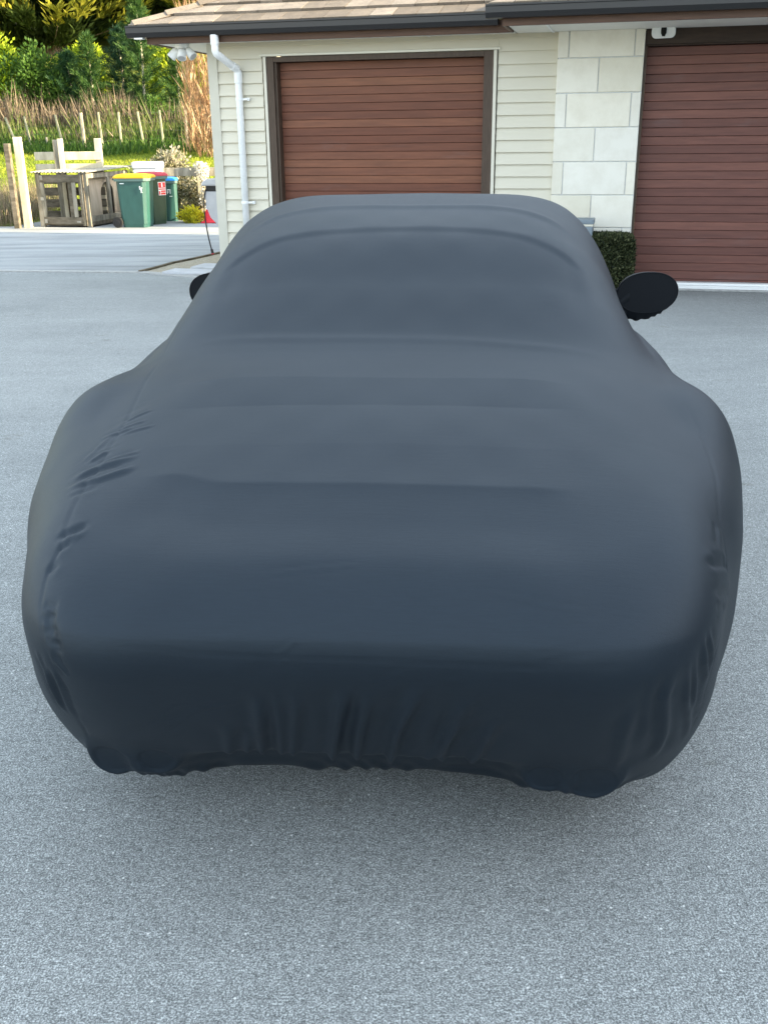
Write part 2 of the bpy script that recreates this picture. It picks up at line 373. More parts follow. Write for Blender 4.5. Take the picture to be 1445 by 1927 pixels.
# soffit: flat left wing, forward right wing
b = MB(); b.box((-5.385, -.315, SZ), (-1.36, .05, SZ+.02)); b.box((-5.385, .052, SZ), (UL+.03, VB+.5, SZ+.02)); b.box((-1.345, -.98, SZ), (UR+.5, .20, SZ+.02))
b.build('soffit', 'soffit', house)
for uu in (-2.28, -.97, 1.6, 4.0): MB().box((uu-.012, -.30 if uu < -1.5 else -.97, SZ-.008), (uu+.012, -.03, SZ-.0002)).build('soffit_strip', 'white', house)
b = MB(); b.box((-5.40, -.345, 2.590), (-1.35, -.315, 2.71)); b.box((-5.41, -.345, 2.594), (-5.386, VB+.5, 2.71))
b.box((-1.375, -1.01, 2.590), (UR+.5, -.98, 2.71)); b.box((-1.385, -.98, 2.594), (-1.355, -.33, 2.708))
b.build('fascia', 'fascia', house, bevel=.002)
def gut(b, axis, a, c, f, s=-1):
    prof = [(f, 2.655), (f+s*.085, 2.655), (f+s*.115, 2.70), (f+s*.115, 2.752), (f+s*.125, 2.757), (f+s*.125, 2.772), (f+s*.105, 2.772), (f+s*.105, 2.71), (f+s*.075, 2.667), (f+s*.01, 2.667), (f+s*.01, 2.74), (f, 2.74)]
    b.prism(prof, axis, a, c)
b = MB(); gut(b, 'x', -5.60, -1.50, -.346); gut(b, 'x', -1.53, UR+.6, -1.011)
gut(b, 'y', -.34, VB+.6, -5.412)
b.build('gutter', 'gutter', house)
MB().box((-5.52, -.43, 2.640), (-5.42, -.36, 2.6545)).build('gutter_underside', 'white', house)
# tiled roofs
TH = R(23)
def tiled(u0, v0, u1, hip_left, rows, vmax, name='roof'):
    b = MB(); ct, st_ = math.cos(TH), math.sin(TH); e = .32
    for r_ in range(rows):
        s0, s1 = r_*e-.03, (r_+1)*e
        ua = u0+(s0*ct if hip_left else 0); u = ua - random.random()*.25 - .1
        off = (r_ % 2)*.13
        u = ua-.26+off
        while u < u1:
            wd = .25*(1+random.uniform(-.04, .04)); uu0 = max(u, ua); uu1 = min(u+wd-.006, u1)
            if uu1-uu0 > .02:
                h = random.uniform(0, .006); t = .030
                def pt(uu, s, lift): return (uu, v0+s*ct-lift*st_, 2.765+s*st_+lift*ct)
                k = min(s1*ct - s0*ct, uu1-uu0) if hip_left and uu0 <= ua+.001 else 0
                uf = uu0+(k if k else 0)
                vs = [pt(uu0, s0, h), pt(uu1, s0, h), pt(uu1, s1+.02, -.004), pt(uf, s1+.02, -.004),
                      pt(uu0, s0, h+t), pt(uu1, s0, h+t), pt(uu1, s1+.02, .002), pt(uf, s1+.02, .002)]
                b.add(vs, [(0, 3, 2, 1), (4, 5, 6, 7), (0, 1, 5, 4), (1, 2, 6, 5), (2, 3, 7, 6), (3, 0, 4, 7)])
            u += wd
    return b
RV = VB+.5+.45
rows = 9
b = tiled(-5.53, -.43, 3, True, rows, 0)
# hip side plane (left) and back, plain sheets under/behind
zt = 2.765; ct, st_ = math.cos(TH), math.sin(TH); run = rows*.32*ct; rise = rows*.32*st_
b.add([(-5.53, -.43, zt), (-5.53, VB+.6, zt), (-5.53+run, VB+.6-run, zt+rise), (-5.53+run, -.43+run, zt+rise)], [(0, 1, 2, 3)])
b.add([(-5.53, VB+.6, zt), (UR, VB+.6, zt), (UR, VB+.6-run, zt+rise), (-5.53+run, VB+.6-run, zt+rise)], [(0, 1, 2, 3)])
b.add([(-5.5, -.42, zt-.01), (UR, -.42, zt-.01), (UR, -.43+run, zt+rise-.01), (-5.5+run, -.43+run, zt+rise-.01)], [(0, 1, 2, 3)])
b.build('roof', 'tile', house)
b = tiled(-1.47, -1.10, UR+.5, True, rows+1, 0)
run2 = (rows+1)*.32*ct; rise2 = (rows+1)*.32*st_
b.add([(-1.47, -1.10, zt), (-1.47, 3.5, zt), (-1.47+run2, 3.5, zt+rise2), (-1.47+run2, -1.10+run2, zt+rise2)], [(0, 1, 2, 3)])
b.add([(-1.4, -1.09, zt-.01), (UR+.5, -1.09, zt-.01), (UR+.5, -1.1+run2, zt+rise2-.01), (-1.47+run2, -1.1+run2, zt+rise2-.01)], [(0, 1, 2, 3)])
b.add([(-1.47+run2, -1.1+run2, zt+rise2), (UR+.5, -1.1+run2, zt+rise2), (UR+.5, VB+.6, zt), (-1.47+run2, VB+.6, zt)], [(0, 1, 2, 3)])
b.build('roof', 'tile', house)
b = MB()   # ridge caps along the left hip
for k in range(12):
    s = k*.30; p = Vector((-5.53+s*ct, -.43+s*ct, zt+s*st_+.03)); d = Vector((ct, ct, st_)).normalized()
    q = p+d*.37*1.2
    a = Vector((1, -1, 0)).normalized()*.085
    b.add([p-a-Vector((0, 0, .02)), p+Vector((0, 0, .035)), p+a-Vector((0, 0, .02)), q-a-Vector((0, 0, .035)), q+Vector((0, 0, .015)), q+a-Vector((0, 0, .035))], [(0, 1, 4, 3), (1, 2, 5, 4), (0, 2, 1)])
b.build('ridge_cap', 'tile', house)
# limestone pillar
b = MB(); z = SZ; k = 0
tops = [SZ+.0, 2.346, 2.008, 1.669, 1.327, .987, .647, .307, .05]
for k in range(8):
    z1, z0 = tops[k], tops[k+1]+.012
    js = [-.917, -.802, -.138, -.035] if k % 2 == 0 else [-.917, -.487, -.035]
    for i in range(len(js)-1):
        b.box((js[i]+(.006 if i else 0), -.065-random.uniform(0, .002), z0), (js[i+1]-.006, .02, z1))
b.build('stone_pillar', 'stone', house, bevel=.004)
MB().box((-.910, -.052, .0), (-.04, .019, SZ-.001)).build('stone_pillar', 'mortar', house)
# garage doors: slats are relief inside the door's own mesh
def slat_door(b, u0, u1, z0, z1, v, pitch, top):
    z = top; 
    while z > z0:
        lo = max(z-pitch, z0); hi = z-.0026
        b.prism([(v-.002, lo), (v-.006, lo+.002), (v-.006, hi-.004), (v-.001, hi), (v+.02, hi), (v+.02, lo)], 'x', u0, u1); z -= pitch
d1 = MB(); slat_door(d1, D1L+.115, D1R-.10, .07, 2.40, .13, .0862, 2.40)
g1 = d1.build('garage_door', 'slat1', house)
MB().box((D1L+.11, .155, .05), (D1R-.09, .17, 2.44)).build('backing', 'dark', g1)
b = MB(); b.box((D1L, -.018, .03), (D1L+.085, .012, D1T)); b.box((D1R-.105, -.018, .03), (D1R, .012, D1T)); b.box((D1L+.085, -.0175, D1T-.055), (D1R-.105, .012, D1T))
b.box((D1L+.055, .012, .03), (D1L+.113, .20, D1T-.002)); b.box((D1R-.100, .012, .03), (D1R-.05, .20, D1T-.002)); b.box((D1L+.113, .0125, D1T-.05), (D1R-.10, .20, D1T-.003))
b.build('door_frame', 'frame', g1, bevel=.003)
b = MB(); b.box((D1L-.032, -.030, .03), (D1L-.001, .03, D1T+.004)); b.box((D1R+.001, -.030, .03), (D1R+.035, .03, D1T+.004)); b.box((D1L-.07, -.042, D1T+.005), (D1R+.07, .03, D1T+.028))
b.build('door_trim', 'trim', g1, bevel=.002)
MB().box((D1L, -.02, .0), (D1R, .2, .05)).build('threshold', 'kerb', g1)
d2 = MB(); slat_door(d2, -.012, 4.85, .078, 2.455, .10, .0868, 2.448)
g2 = d2.build('garage_door', 'slat2', house)
MB().box((-.01, .125, .05), (4.85, .14, 2.5)).build('backing', 'dark', g2)
MB().box((-.034, -.03, 2.463), (4.9, .11, SZ+.02)).box((-.034, -.012, 2.448), (4.9, .08, 2.4625)).build('door_header', 'beam', g2, bevel=.003)
for ja, jb in ((-.034, -.014), (4.86, 4.9)): MB().box((ja, -.045, .06), (jb, .095, 2.447)).build('door_jamb', 'frame', g2, bevel=.002)
b = MB(); b.box((-.03, -.065, .0), (4.9, .12, .052)); b.box((-.03, -.020, .0525), (4.9, .12, .076)); b.build('threshold', 'white', g2, bevel=.004)
MB().box((-.03, -.115, .0), (4.9, -.066, .022)).build('threshold_lip', 'kerb', g2, bevel=.008)
# downpipe
pts = [(-4.585, -.40, 2.655), (-4.585, -.40, 2.50), (-4.578, -.39, 2.475), (-4.560, -.36, 2.455), (-4.50, -.15, 2.365), (-4.475, -.085, 2.338), (-4.468, -.065, 2.31), (-4.468, -.062, 2.24), (-4.468, -.062, .08)]
dp = MB().tube(pts, .040, 20).build('downpipe', 'pipe', house, smooth=True)
for pa, pb in (((-4.585, -.40, 2.66), (-4.585, -.40, 2.56)), ((-4.468, -.062, 2.30), (-4.468, -.062, 2.19)), ((-4.50, -.15, 2.366), (-4.473, -.08, 2.334))):
    MB().tube([pa, pb], .046, 20).build('pipe_socket', 'pipe', dp)
for zz in (2.02, .9): MB().tube([(-4.468, -.062, zz-.012), (-4.468, -.062, zz+.012)], .044, 20).box((-4.43, -.07, zz-.010), (-4.36, -.045, zz+.010)).box((-4.372, -.07, zz-.016), (-4.35, -.02, zz+.016)).build('pipe_bracket', 'pipe', dp)
# eave floodlight (three heads)
FS = 1.3
fl = thing('floodlight', 'white three-headed spotlight under the left eave', 'light', (*HB(-5.10, -.10), SZ-.001), -PSI)
MB().tube([(0, 0, 0), (0, 0, -.035)], .065, 20).build('base', 'white', fl, bevel=.006)
for i, (dx, dy, dz) in enumerate(((-.7, -.25, -.8), (.15, -.55, -.9), (.75, -.2, -.75))):
    d = Vector((dx, dy, dz)).normalized(); p = Vector((dx*.05, dy*.05, -.035)); q = p+d*.10
    MB().tube([p-d*.02, p+d*.02], .016, 10).tube([p+d*.015, p+d*.03, q], [.022, .034, .040], 18, True).build('lamp_head', 'white', fl, smooth=False)
    MB().tube([q-d*.001, q+d*.003], .030, 18).build('lens', 'grey', fl)
fl.scale = (FS, FS, FS)
# security camera on the header
sc = thing('security_camera', 'white floodlight camera with black lens above the right garage door', 'camera', (*HB(.135, -.05), 2.578), -PSI)
def capsule(wd, ht, dp_, n=10):
    pl = []
    r_ = ht/2*.75
    for cx_, cz_, a0 in ((wd/2-r_, ht/2-r_, 0), (-wd/2+r_, ht/2-r_, 90), (-wd/2+r_, -ht/2+r_, 180), (wd/2-r_, -ht/2+r_, 270)):
        for k in range(n+1): a = R(a0+90*k/n); pl.append((cx_+r_*math.cos(a), cz_+r_*math.sin(a)))
    return pl
bb = MB().prism(capsule(.235, .125, 0), 'y', -.055, .0).build('body', 'white', sc, bevel=.010, seg=3); bb.rotation_euler = (R(8), R(-1), 0)
MB().prism([(x*1, z) for x, z in capsule(.055, .10, 0)], 'y', -.064, -.054).build('lens', 'black', sc, bevel=.003)
MB().tube([(-.045, .03, .030), (-.045, -.045, .045)], .035, 18).build('mount', 'white', sc, bevel=.004)
# grey box and clipped shrub by the pillar
ub = thing('planter_box', 'grey box with a cream stripe beside the clipped shrub at the stone pillar', 'box', (*HB(-.62, -.42), 0), -PSI)
MB().box((-.19, -.14, 0), (.19, .14, .705)).build('body', 'bluegrey', ub, bevel=.01)
MB().box((-.193, -.143, .7055), (.193, .143, .728)).build('stripe', 'trim', ub, bevel=.003)
MB().box((-.20, -.15, .7285), (.20, .15, .775)).build('lid', 'bluegrey', ub, bevel=.008)
sh = thing('clipped_shrub', 'dark green clipped box shrub between the pillar and the right garage door', 'shrub', (*HB(-.29, -.36), 0), -PSI)
n = 30000
q = rng.uniform(-1, 1, (n, 3)); ax_ = rng.integers(0, 3, n); q[np.arange(n), ax_] = np.sign(q[np.arange(n), ax_])*rng.uniform(.86, 1.04, n)
r_ = np.linalg.norm(q, axis=1, keepdims=True); q = q/np.maximum((np.abs(q)**6).sum(1, keepdims=True)**(1/6), .8)*rng.uniform(.9, 1.03, (n, 1))
pp = q*np.array([.285, .25, .30])+np.array([0, 0, .305]); pp[:, :2] += rng.normal(0, .006, (n, 2))
v, f = leaf_quads(pp, q*.6+rng.normal(0, .5, (n, 3))+np.array([0, 0, .25]), rng.uniform(.022, .042, n), rng.uniform(.012, .020, n))
npmesh('foliage', v, f, 'boxleaf', sh, rng.beta(1.2, 1.3, n))
b = MB()
b.box((-.22, -.18, .12), (.22, .18, .50)); o = b.build('twigs', 'boxleaf', sh, bevel=.08); 
b = MB()
for k in range(6): b.tube([(random.uniform(-.05, .05), random.uniform(-.05, .05), 0), (random.uniform(-.15, .15), random.uniform(-.12, .12), .2)], .012, 6)
b.build('stem', 'bark', sh)
# hose reel on the left side wall
hr = thing('hose_reel', 'grey wall hose reel with black hose hanging at the left house corner', 'hose reel', (*HB(-5.07, .80), 0), -PSI)
prof = [(.0, 1.13), (-.12, 1.13), (-.20, 1.105), (-.235, 1.05), (-.0, 1.05)]
MB().prism([(-.235, 1.052), (-.22, 1.10), (-.16, 1.135), (-.02, 1.145), (.215, 1.145), (.215, 1.052)], 'y', -.20, .20).build('cap', 'grey', hr, bevel=.02, seg=3)
MB().box((-.185, -.17, .99), (.21, .17, 1.0515)).build('band', 'black', hr)
pl = [(-.215, .9899), (.21, .9899), (.21, .50), (.08, .515), (-.05, .57), (-.15, .67), (-.20, .80)]
MB().prism(pl, 'y', -.17, .17).build('housing', 'grey', hr, bevel=.02, seg=3)
hz = [(-.185, -.175, 1.01), (-.20, -.18, .95), (-.215, -.18, .86), (-.218, -.18, .75), (-.212, -.18, .64), (-.20, -.18, .52), (-.185, -.18, .42), (-.168, -.18, .33), (-.155, -.18, .27)]
MB().tube(hz, .0085, 10).build('hose', 'black', hr, smooth=True)
MB().tube([(-.156, -.18, .285), (-.146, -.18, .235)], [.016, .018], 12).build('connector', 'black', hr)
MB().tube([(-.1465, -.18, .2355), (-.144, -.18, .222)], .017, 12).build('connector_ring', 'red', hr)
tag(MB().tube([(*HB(-5.16, 2.2), .35), (*HB(-4.95, 2.3), .20)], .018, 8).build('wall_tap', 'black'), 'small black tap pipe poking out behind the left house corner', 'tap')

# ------------------------------------------------------------------ covered car
car = thing('covered_car', 'sports car seen from behind under a fitted dark grey stretch cover', 'car', (-.0529, 1.876, 0), -R(4.3579))
def smx(a, b, k): return np.maximum(a, b)+np.maximum(k-np.abs(a-b), 0)**2/(4*k)
def smn(a, b, k): return -smx(-a, -b, k)
def pch(xs, ys):
    xs = np.array(xs, float); ys = np.array(ys, float); h = np.diff(xs); d = np.diff(ys)/h
    m = np.zeros_like(ys); m[0] = d[0]; m[-1] = d[-1]
    for i in range(1, len(xs)-1):
        if d[i-1]*d[i] > 0:
            a = 2*h[i]+h[i-1]; b_ = h[i]+2*h[i-1]; m[i] = (a+b_)/(a/d[i-1]+b_/d[i])
    def f(x):
        x = np.clip(x, xs[0], xs[-1]); i = np.clip(np.searchsorted(xs, x)-1, 0, len(xs)-2)
        t = (x-xs[i])/h[i]; t2 = t*t; t3 = t2*t
        return (2*t3-3*t2+1)*ys[i]+(t3-2*t2+t)*h[i]*m[i]+(-2*t3+3*t2)*ys[i+1]+(t3-t2)*h[i]*m[i+1]
    return f
YB = [-.40, -.17, .25, .66, .95, 1.3, 1.8, 2.4, 3.0, 3.6, 4.1, 4.6]
fZC = pch([-.40, -.17, .25, .30, .66, .88, 1.12, 1.42, 1.76, 2.1, 2.45, 2.8, 3.1, 3.5, 3.9, 4.6], [.617, .737, .878, .890, .975, 1.005, 1.05, 1.175, 1.315, 1.371, 1.396, 1.376, 1.30, 1.05, .85, .70])
fZD = pch(YB, [.617, .737, .875, .965, .985, .97, .93, .92, .93, .94, .85, .68])
fZF = pch(YB, [.5696, .7096, .8368, .9075, .9581, .9481, .9752, .88, .87, .87, .78, .62])
fWG = pch([.5, .9, 1.2, 1.76, 2.4, 3.1, 4], [.8196, .8696, .8896, .8716, .9338, .9338, .7])
fWS = pch([-.38, -.17, .2, .5, .95, 1.4, 2.0, 2.8, 3.6, 4.2, 4.6], [.6784, .6984, .8074, .9164, .9891, .9463, .90, .89, .90, .86, .80])
EXH = [(-.582, .292, .048, .038), (-.474, .300, .044, .034), (.406, .274, .045, .048), (.513, .270, .056, .046)]
def sst(a, b_, x):
    t = np.clip((x-a)/(b_-a), 0, 1); return t*t*(3-2*t)
def SF(x, y, z):
    ax = np.abs(x); zd = fZD(y)
    D = zd-(zd-fZF(y))*(ax/.75)**2.2
    zc = fZC(y); G = zc-(zc-.80)*(ax/fWG(y))**5.778
    top = (z-smx(D, G, .06))*.85
    side = ax-(fWS(y)-.2317*np.maximum(z-.62, 0)**2-.4661*np.maximum(.50-z, 0)**1.6)
    rear = -.165+.25*np.maximum(z-.70, 0)+.74*np.maximum(.72-z, 0)**1.5-.0822*(ax/.9)**2.6
    rear = rear+.045*sst(.335, .275, z)*sst(.44, .30, np.abs(x+.03))          # the cloth turns in under the bumper
    s = smx(side, rear-y, .2733)
    s = smx(s, y-(4.5-.35*(ax/.9)**2.2-.5*np.maximum(z-.5, 0)**2), .25)
    s = smx(s, top, .15)
    zh = .180+.010*np.sin(x*9+1)*sst(.4, 1, y)+.010*np.sin(y*7)
    zh = zh+(.168+.006*np.sin(x*11)-zh)*sst(.75, .35, y)*sst(.80, .55, ax)
    s = smx(s, zh-z, .035)
    for ex, ez, er, ey in EXH:                                       # tail pipes pushing the cloth out
        c = smx(smx(np.sqrt((x-ex)**2+(z-ez)**2+1e-9)-er, ey-y, .006), y-.5, .02); s = smn(s, c, .055)
    return s
ZS = .50; YR0, YR1 = 1.0, 3.6
cols = []
for y in np.linspace(YR1, YR0, 230, endpoint=False): cols.append((y, 0.))
for a in np.linspace(0, -PI, 760): cols.append((YR0, a))
for y in np.linspace(YR0, YR1, 231)[1:]: cols.append((y, -PI))
for a in np.linspace(PI, 0, 122)[1:-1]: cols.append((YR1, a))
cols = np.array(cols); nc = len(cols)
ph = np.concatenate([np.linspace(R(-38), R(52), 330, endpoint=False), np.linspace(R(52), PI/2, 110)]); npz = len(ph)
A_ = cols[:, 1][:, None]; OY = np.repeat(cols[:, 0][:, None], npz, 1); PH = ph[None, :]
dx = np.cos(A_)*np.cos(PH); dy = np.sin(A_)*np.cos(PH); dz = np.repeat(np.sin(PH), nc, 0)
lo = np.full(dx.shape, .02); hi = np.full(dx.shape, 1.6); found = np.zeros(dx.shape, bool)
for i in range(40):
    tt = (i+1)*.04; val = SF(dx*tt, OY+dy*tt, ZS+dz*tt); new = (val > 0) & ~found; hi[new] = tt; lo[new] = tt-.04; found |= new
for _ in range(13):
    mid = (lo+hi)/2; val = SF(dx*mid, OY+dy*mid, ZS+dz*mid); lo = np.where(val < 0, mid, lo); hi = np.where(val < 0, hi, mid)
tt = (lo+hi)/2; PX, PY, PZ = dx*tt, OY+dy*tt, ZS+dz*tt
e_ = 1e-3
GX = (SF(PX+e_, PY, PZ)-SF(PX-e_, PY, PZ)); GY = (SF(PX, PY+e_, PZ)-SF(PX, PY-e_, PZ)); GZ = (SF(PX, PY, PZ+e_)-SF(PX, PY, PZ-e_))
gl = np.sqrt(GX**2+GY**2+GZ**2)+1e-9; GX /= gl; GY /= gl; GZ /= gl
disp = np.zeros_like(PX)
def stroke(pts, amp, wd, valley=.45, taper=.25, wd1=None):
    """a fold running along a polyline on the cloth: a rounded ridge with shallow valleys either side"""
    p = np.array(pts, float); seg = np.linalg.norm(np.diff(p, axis=0), axis=1); cum = np.concatenate([[0], np.cumsum(seg)]); T = cum[-1]
    W_ = max(wd, wd1 or wd)*5
    m = (PX > p[:, 0].min()-W_) & (PX < p[:, 0].max()+W_) & (PY > p[:, 1].min()-W_) & (PY < p[:, 1].max()+W_) & (PZ > p[:, 2].min()-W_) & (PZ < p[:, 2].max()+W_)
    if not m.any(): return
    q = np.stack([PX[m], PY[m], PZ[m]], 1); best = np.full(len(q), 9.); s = np.zeros(len(q))
    for i in range(len(p)-1):
        d = p[i+1]-p[i]; t = np.clip(((q-p[i])@d)/(d@d), 0, 1); dist = np.linalg.norm(q-p[i]-t[:, None]*d, axis=1)
        b_ = dist < best; best[b_] = dist[b_]; s[b_] = cum[i]+t[b_]*seg[i]
    s /= T; ww = wd+((wd1 or wd)-wd)*s
    tp = sst(0, taper, s)*sst(1, 1-taper, s) if taper > 0 else (sst(0, -taper, s) if taper < 0 else 1)
    disp[m] += amp*tp*(np.exp(-(best/ww)**2)-valley*np.exp(-(best/(2.1*ww))**2))
ST = {"deckL":[[[-0.722,0.334,0.867],[-0.647,0.369,0.891],[-0.559,0.389,0.909]],[[-0.721,0.282,0.856],[-0.636,0.297,0.878],[-0.552,0.339,0.898]],[[-0.704,0.398,0.884],[-0.664,0.452,0.903]],[[-0.684,0.368,0.883],[-0.628,0.394,0.9],[-0.565,0.408,0.913]],[[-0.718,0.542,0.904],[-0.627,0.552,0.931]],[[-0.68,0.606,0.927],[-0.606,0.653,0.954]],[[-0.683,0.568,0.919],[-0.6,0.581,0.942]],[[-0.662,0.527,0.917],[-0.569,0.545,0.941]],[[-0.725,0.398,0.878],[-0.686,0.555,0.916]]],"valL":[[[-0.671,0.083,0.813],[-0.631,0.092,0.829],[-0.601,0.111,0.839]],[[-0.656,0.046,0.802],[-0.625,0.056,0.816]],[[-0.659,-0.006,0.771],[-0.64,0.012,0.79]],[[-0.717,0.302,0.862],[-0.665,0.345,0.883],[-0.59,0.359,0.898]],[[-0.696,0.236,0.854],[-0.625,0.262,0.873]],[[-0.6,0.073,0.827],[-0.644,0.076,0.82]]],"low":[[[-0.652,-0.073,0.716],[-0.609,-0.089,0.727]],[[-0.644,-0.094,0.694],[-0.611,-0.111,0.701]],[[-0.636,-0.104,0.682],[-0.601,-0.121,0.689]],[[-0.627,-0.113,0.675],[-0.597,-0.127,0.678]],[[-0.621,-0.118,0.661],[-0.593,-0.131,0.66]],[[-0.618,-0.121,0.65],[-0.592,-0.133,0.644]],[[-0.617,-0.121,0.628],[-0.592,-0.125,0.596]],[[-0.638,-0.091,0.705],[-0.611,-0.102,0.711]]],"foldL":[[[-0.668,-0.086,0.642],[-0.657,-0.078,0.569],[-0.65,-0.032,0.449]],[[-0.634,-0.109,0.621],[-0.629,-0.091,0.552],[-0.631,-0.041,0.445]],[[-0.643,-0.106,0.636],[-0.652,-0.073,0.541],[-0.644,-0.033,0.444]]],"bump":[[[-0.196,-0.127,0.58],[-0.215,-0.057,0.441],[-0.235,0.044,0.286]],[[-0.156,-0.133,0.596],[-0.168,-0.081,0.485],[-0.19,0.053,0.276]],[[-0.119,-0.133,0.597],[-0.134,-0.081,0.485],[-0.166,0.044,0.289]],[[-0.019,-0.136,0.607],[-0.053,-0.045,0.423],[-0.077,0.049,0.284]],[[0.03,-0.132,0.597],[-0.002,-0.047,0.426],[-0.022,0.054,0.276]],[[0.131,-0.137,0.61],[0.082,-0.06,0.449],[0.052,0.054,0.277]],[[0.227,-0.129,0.584],[0.185,-0.044,0.419],[0.171,0.04,0.294]],[[0.239,-0.098,0.516],[0.196,-0.053,0.434],[0.131,0.044,0.289]],[[0.287,-0.102,0.52],[0.254,-0.013,0.369],[0.23,0.049,0.28]],[[-0.279,-0.07,0.461],[-0.31,0.04,0.289]],[[-0.237,-0.059,0.441],[-0.271,0.043,0.286]]],"foldR":[[[0.625,-0.116,0.655],[0.62,-0.102,0.57],[0.64,-0.034,0.441],[0.636,0.037,0.327]],[[0.655,-0.095,0.662],[0.676,-0.053,0.542],[0.714,0.073,0.363]],[[0.671,-0.083,0.656],[0.691,-0.048,0.577],[0.704,-0.004,0.483]],[[0.689,-0.057,0.687],[0.708,-0.037,0.618],[0.727,0.008,0.545]],[[0.705,-0.035,0.689],[0.726,-0.01,0.632],[0.74,0.022,0.575]],[[0.556,-0.128,0.574],[0.551,-0.07,0.452],[0.557,0.027,0.304]],[[0.585,-0.135,0.653],[0.59,-0.108,0.553],[0.6,-0.039,0.42]]],"valR":[[[0.714,0.082,0.785],[0.749,0.12,0.767],[0.801,0.212,0.724]],[[0.718,0.029,0.742],[0.749,0.07,0.722],[0.817,0.229,0.649]],[[0.779,0.269,0.809],[0.765,0.182,0.781]],[[0.737,0.124,0.786],[0.788,0.198,0.747]],[[0.732,0.022,0.711],[0.777,0.115,0.672]]],"faint":[[[0.249,-0.067,0.778],[0.42,-0.095,0.757],[0.581,-0.087,0.74]],[[-0.208,-0.045,0.792],[-0.09,-0.028,0.803],[0.028,-0.012,0.81]],[[-0.259,-0.126,0.573],[-0.153,-0.144,0.666]],[[-0.154,0.039,0.296],[0.021,-0.103,0.53]],[[0.011,-0.021,0.385],[0.099,-0.122,0.57]],[[0.09,0.016,0.328],[0.217,-0.11,0.542],[0.278,-0.141,0.611]],[[0.139,-0.028,0.395],[0.309,-0.144,0.62]],[[-0.153,-0.144,0.666],[-0.11,-0.139,0.7]],[[-0.578,-0.009,0.362],[-0.379,-0.107,0.519],[-0.33,-0.111,0.533]],[[-0.452,-0.048,0.407],[-0.335,-0.1,0.51],[-0.221,-0.109,0.539]],[[0.025,-0.132,0.598],[0.121,-0.145,0.65]],[[0.348,-0.149,0.677],[0.489,-0.14,0.705]]],"hseam":[[[-0.603,-0.123,0.677],[-0.439,-0.152,0.68],[-0.28,-0.147,0.668],[-0.111,-0.144,0.663],[0.037,-0.145,0.662],[0.194,-0.145,0.659],[0.348,-0.151,0.659],[0.5,-0.153,0.665],[0.595,-0.131,0.663]]],"seamL":[[[-0.724,1.446,1.063],[-0.736,1.282,1.007],[-0.694,0.81,0.957],[-0.671,0.623,0.932],[-0.669,0.501,0.91],[-0.664,0.359,0.886],[-0.667,0.273,0.869],[-0.661,0.162,0.845],[-0.647,0.051,0.808],[-0.659,-0.006,0.771],[-0.657,-0.054,0.732],[-0.646,-0.095,0.692],[-0.63,-0.113,0.628],[-0.61,-0.097,0.544],[-0.616,-0.024,0.405],[-0.628,0.047,0.308]]],"seamR":[[[0.73,1.451,1.058],[0.79,1.325,0.97],[0.795,0.995,0.954],[0.816,0.796,0.928],[0.83,0.617,0.878],[0.822,0.47,0.849],[0.792,0.286,0.803],[0.797,0.206,0.733],[0.793,0.166,0.687],[0.77,0.096,0.669],[0.745,0.03,0.602],[0.728,0.014,0.521],[0.721,0.057,0.401]]],"wbase":[[[-0.666,1.164,1.014],[-0.558,1.142,1.038],[-0.323,1.129,1.052],[-0.031,1.127,1.051],[0.194,1.119,1.049],[0.414,1.09,1.039],[0.601,1.081,1.015],[0.671,1.077,0.994]]]}
for i, p in enumerate(ST['deckL']): stroke(p, [.0085, .0100, .0060, .0080, .0050, .0045, .0040, .0040, .0035][i], [.012, .012, .008, .009, .008, .007, .007, .007, .007][i])
for i, p in enumerate(ST['valL']): stroke(p, [-.008, -.006, -.006, -.006, -.005, .004][i], [.012, .010, .012, .014, .012, .01][i])
for i, p in enumerate(ST['low']): stroke(p, .0085, .0075, .9)
for i, p in enumerate(ST['foldL']): stroke(p, .011, .011, .5)
for i, p in enumerate(ST['bump']): stroke(p, [.020, .019, .020, .026, .021, .029, .019, .011, .020, .012, .012][i], .020, .55, -.30, .011)
for i, p in enumerate(ST['foldR']): stroke(p, [.017, .012, .011, .013, .010, .013, .008][i], [.015, .012, .009, .011, .009, .018, .014][i], .6)
for i, p in enumerate(ST['valR']): stroke(p, [-.013, -.009, -.006, -.005, -.006][i], [.012, .012, .012, .010, .010][i], .5)
for p in ST['faint']: stroke(p, .0026, .0055, .7)
for p in ST['hseam']: stroke(p, -.0009, .0030, 0, .05)
for p in ST['seamL']: stroke(p, -.0022, .0045, 0, .02)
for p in ST['seamR']: stroke(p, -.0012, .005, 0, .02)
for p in ST['wbase']: stroke(p, .0032, .022, .3, .2)
# finer gathers across the left seam and round the right corner
grg = np.random.default_rng(5)
for k in range(16):
    y0 = .30+.44*k/16+grg.uniform(-.01, .01); x0 = -.69+grg.uniform(-.015, .015); ln = grg.uniform(.05, .11)
    z0 = float(fZD(y0)-(fZD(y0)-fZF(y0))*(.69/.75)**2.2)
    stroke([(x0-ln*.45, y0-.035, z0-.020), (x0, y0, z0), (x0+ln*.75, y0+.028, z0+.022)], grg.uniform(.0015, .0042), grg.uniform(.005, .009), .8)
for k in range(9):
    z0 = .70-.028*k; stroke([(.665, .000, z0-.03), (.705, .022, z0), (.735, .06, z0+.01)], grg.uniform(.003, .006), .007, .8)
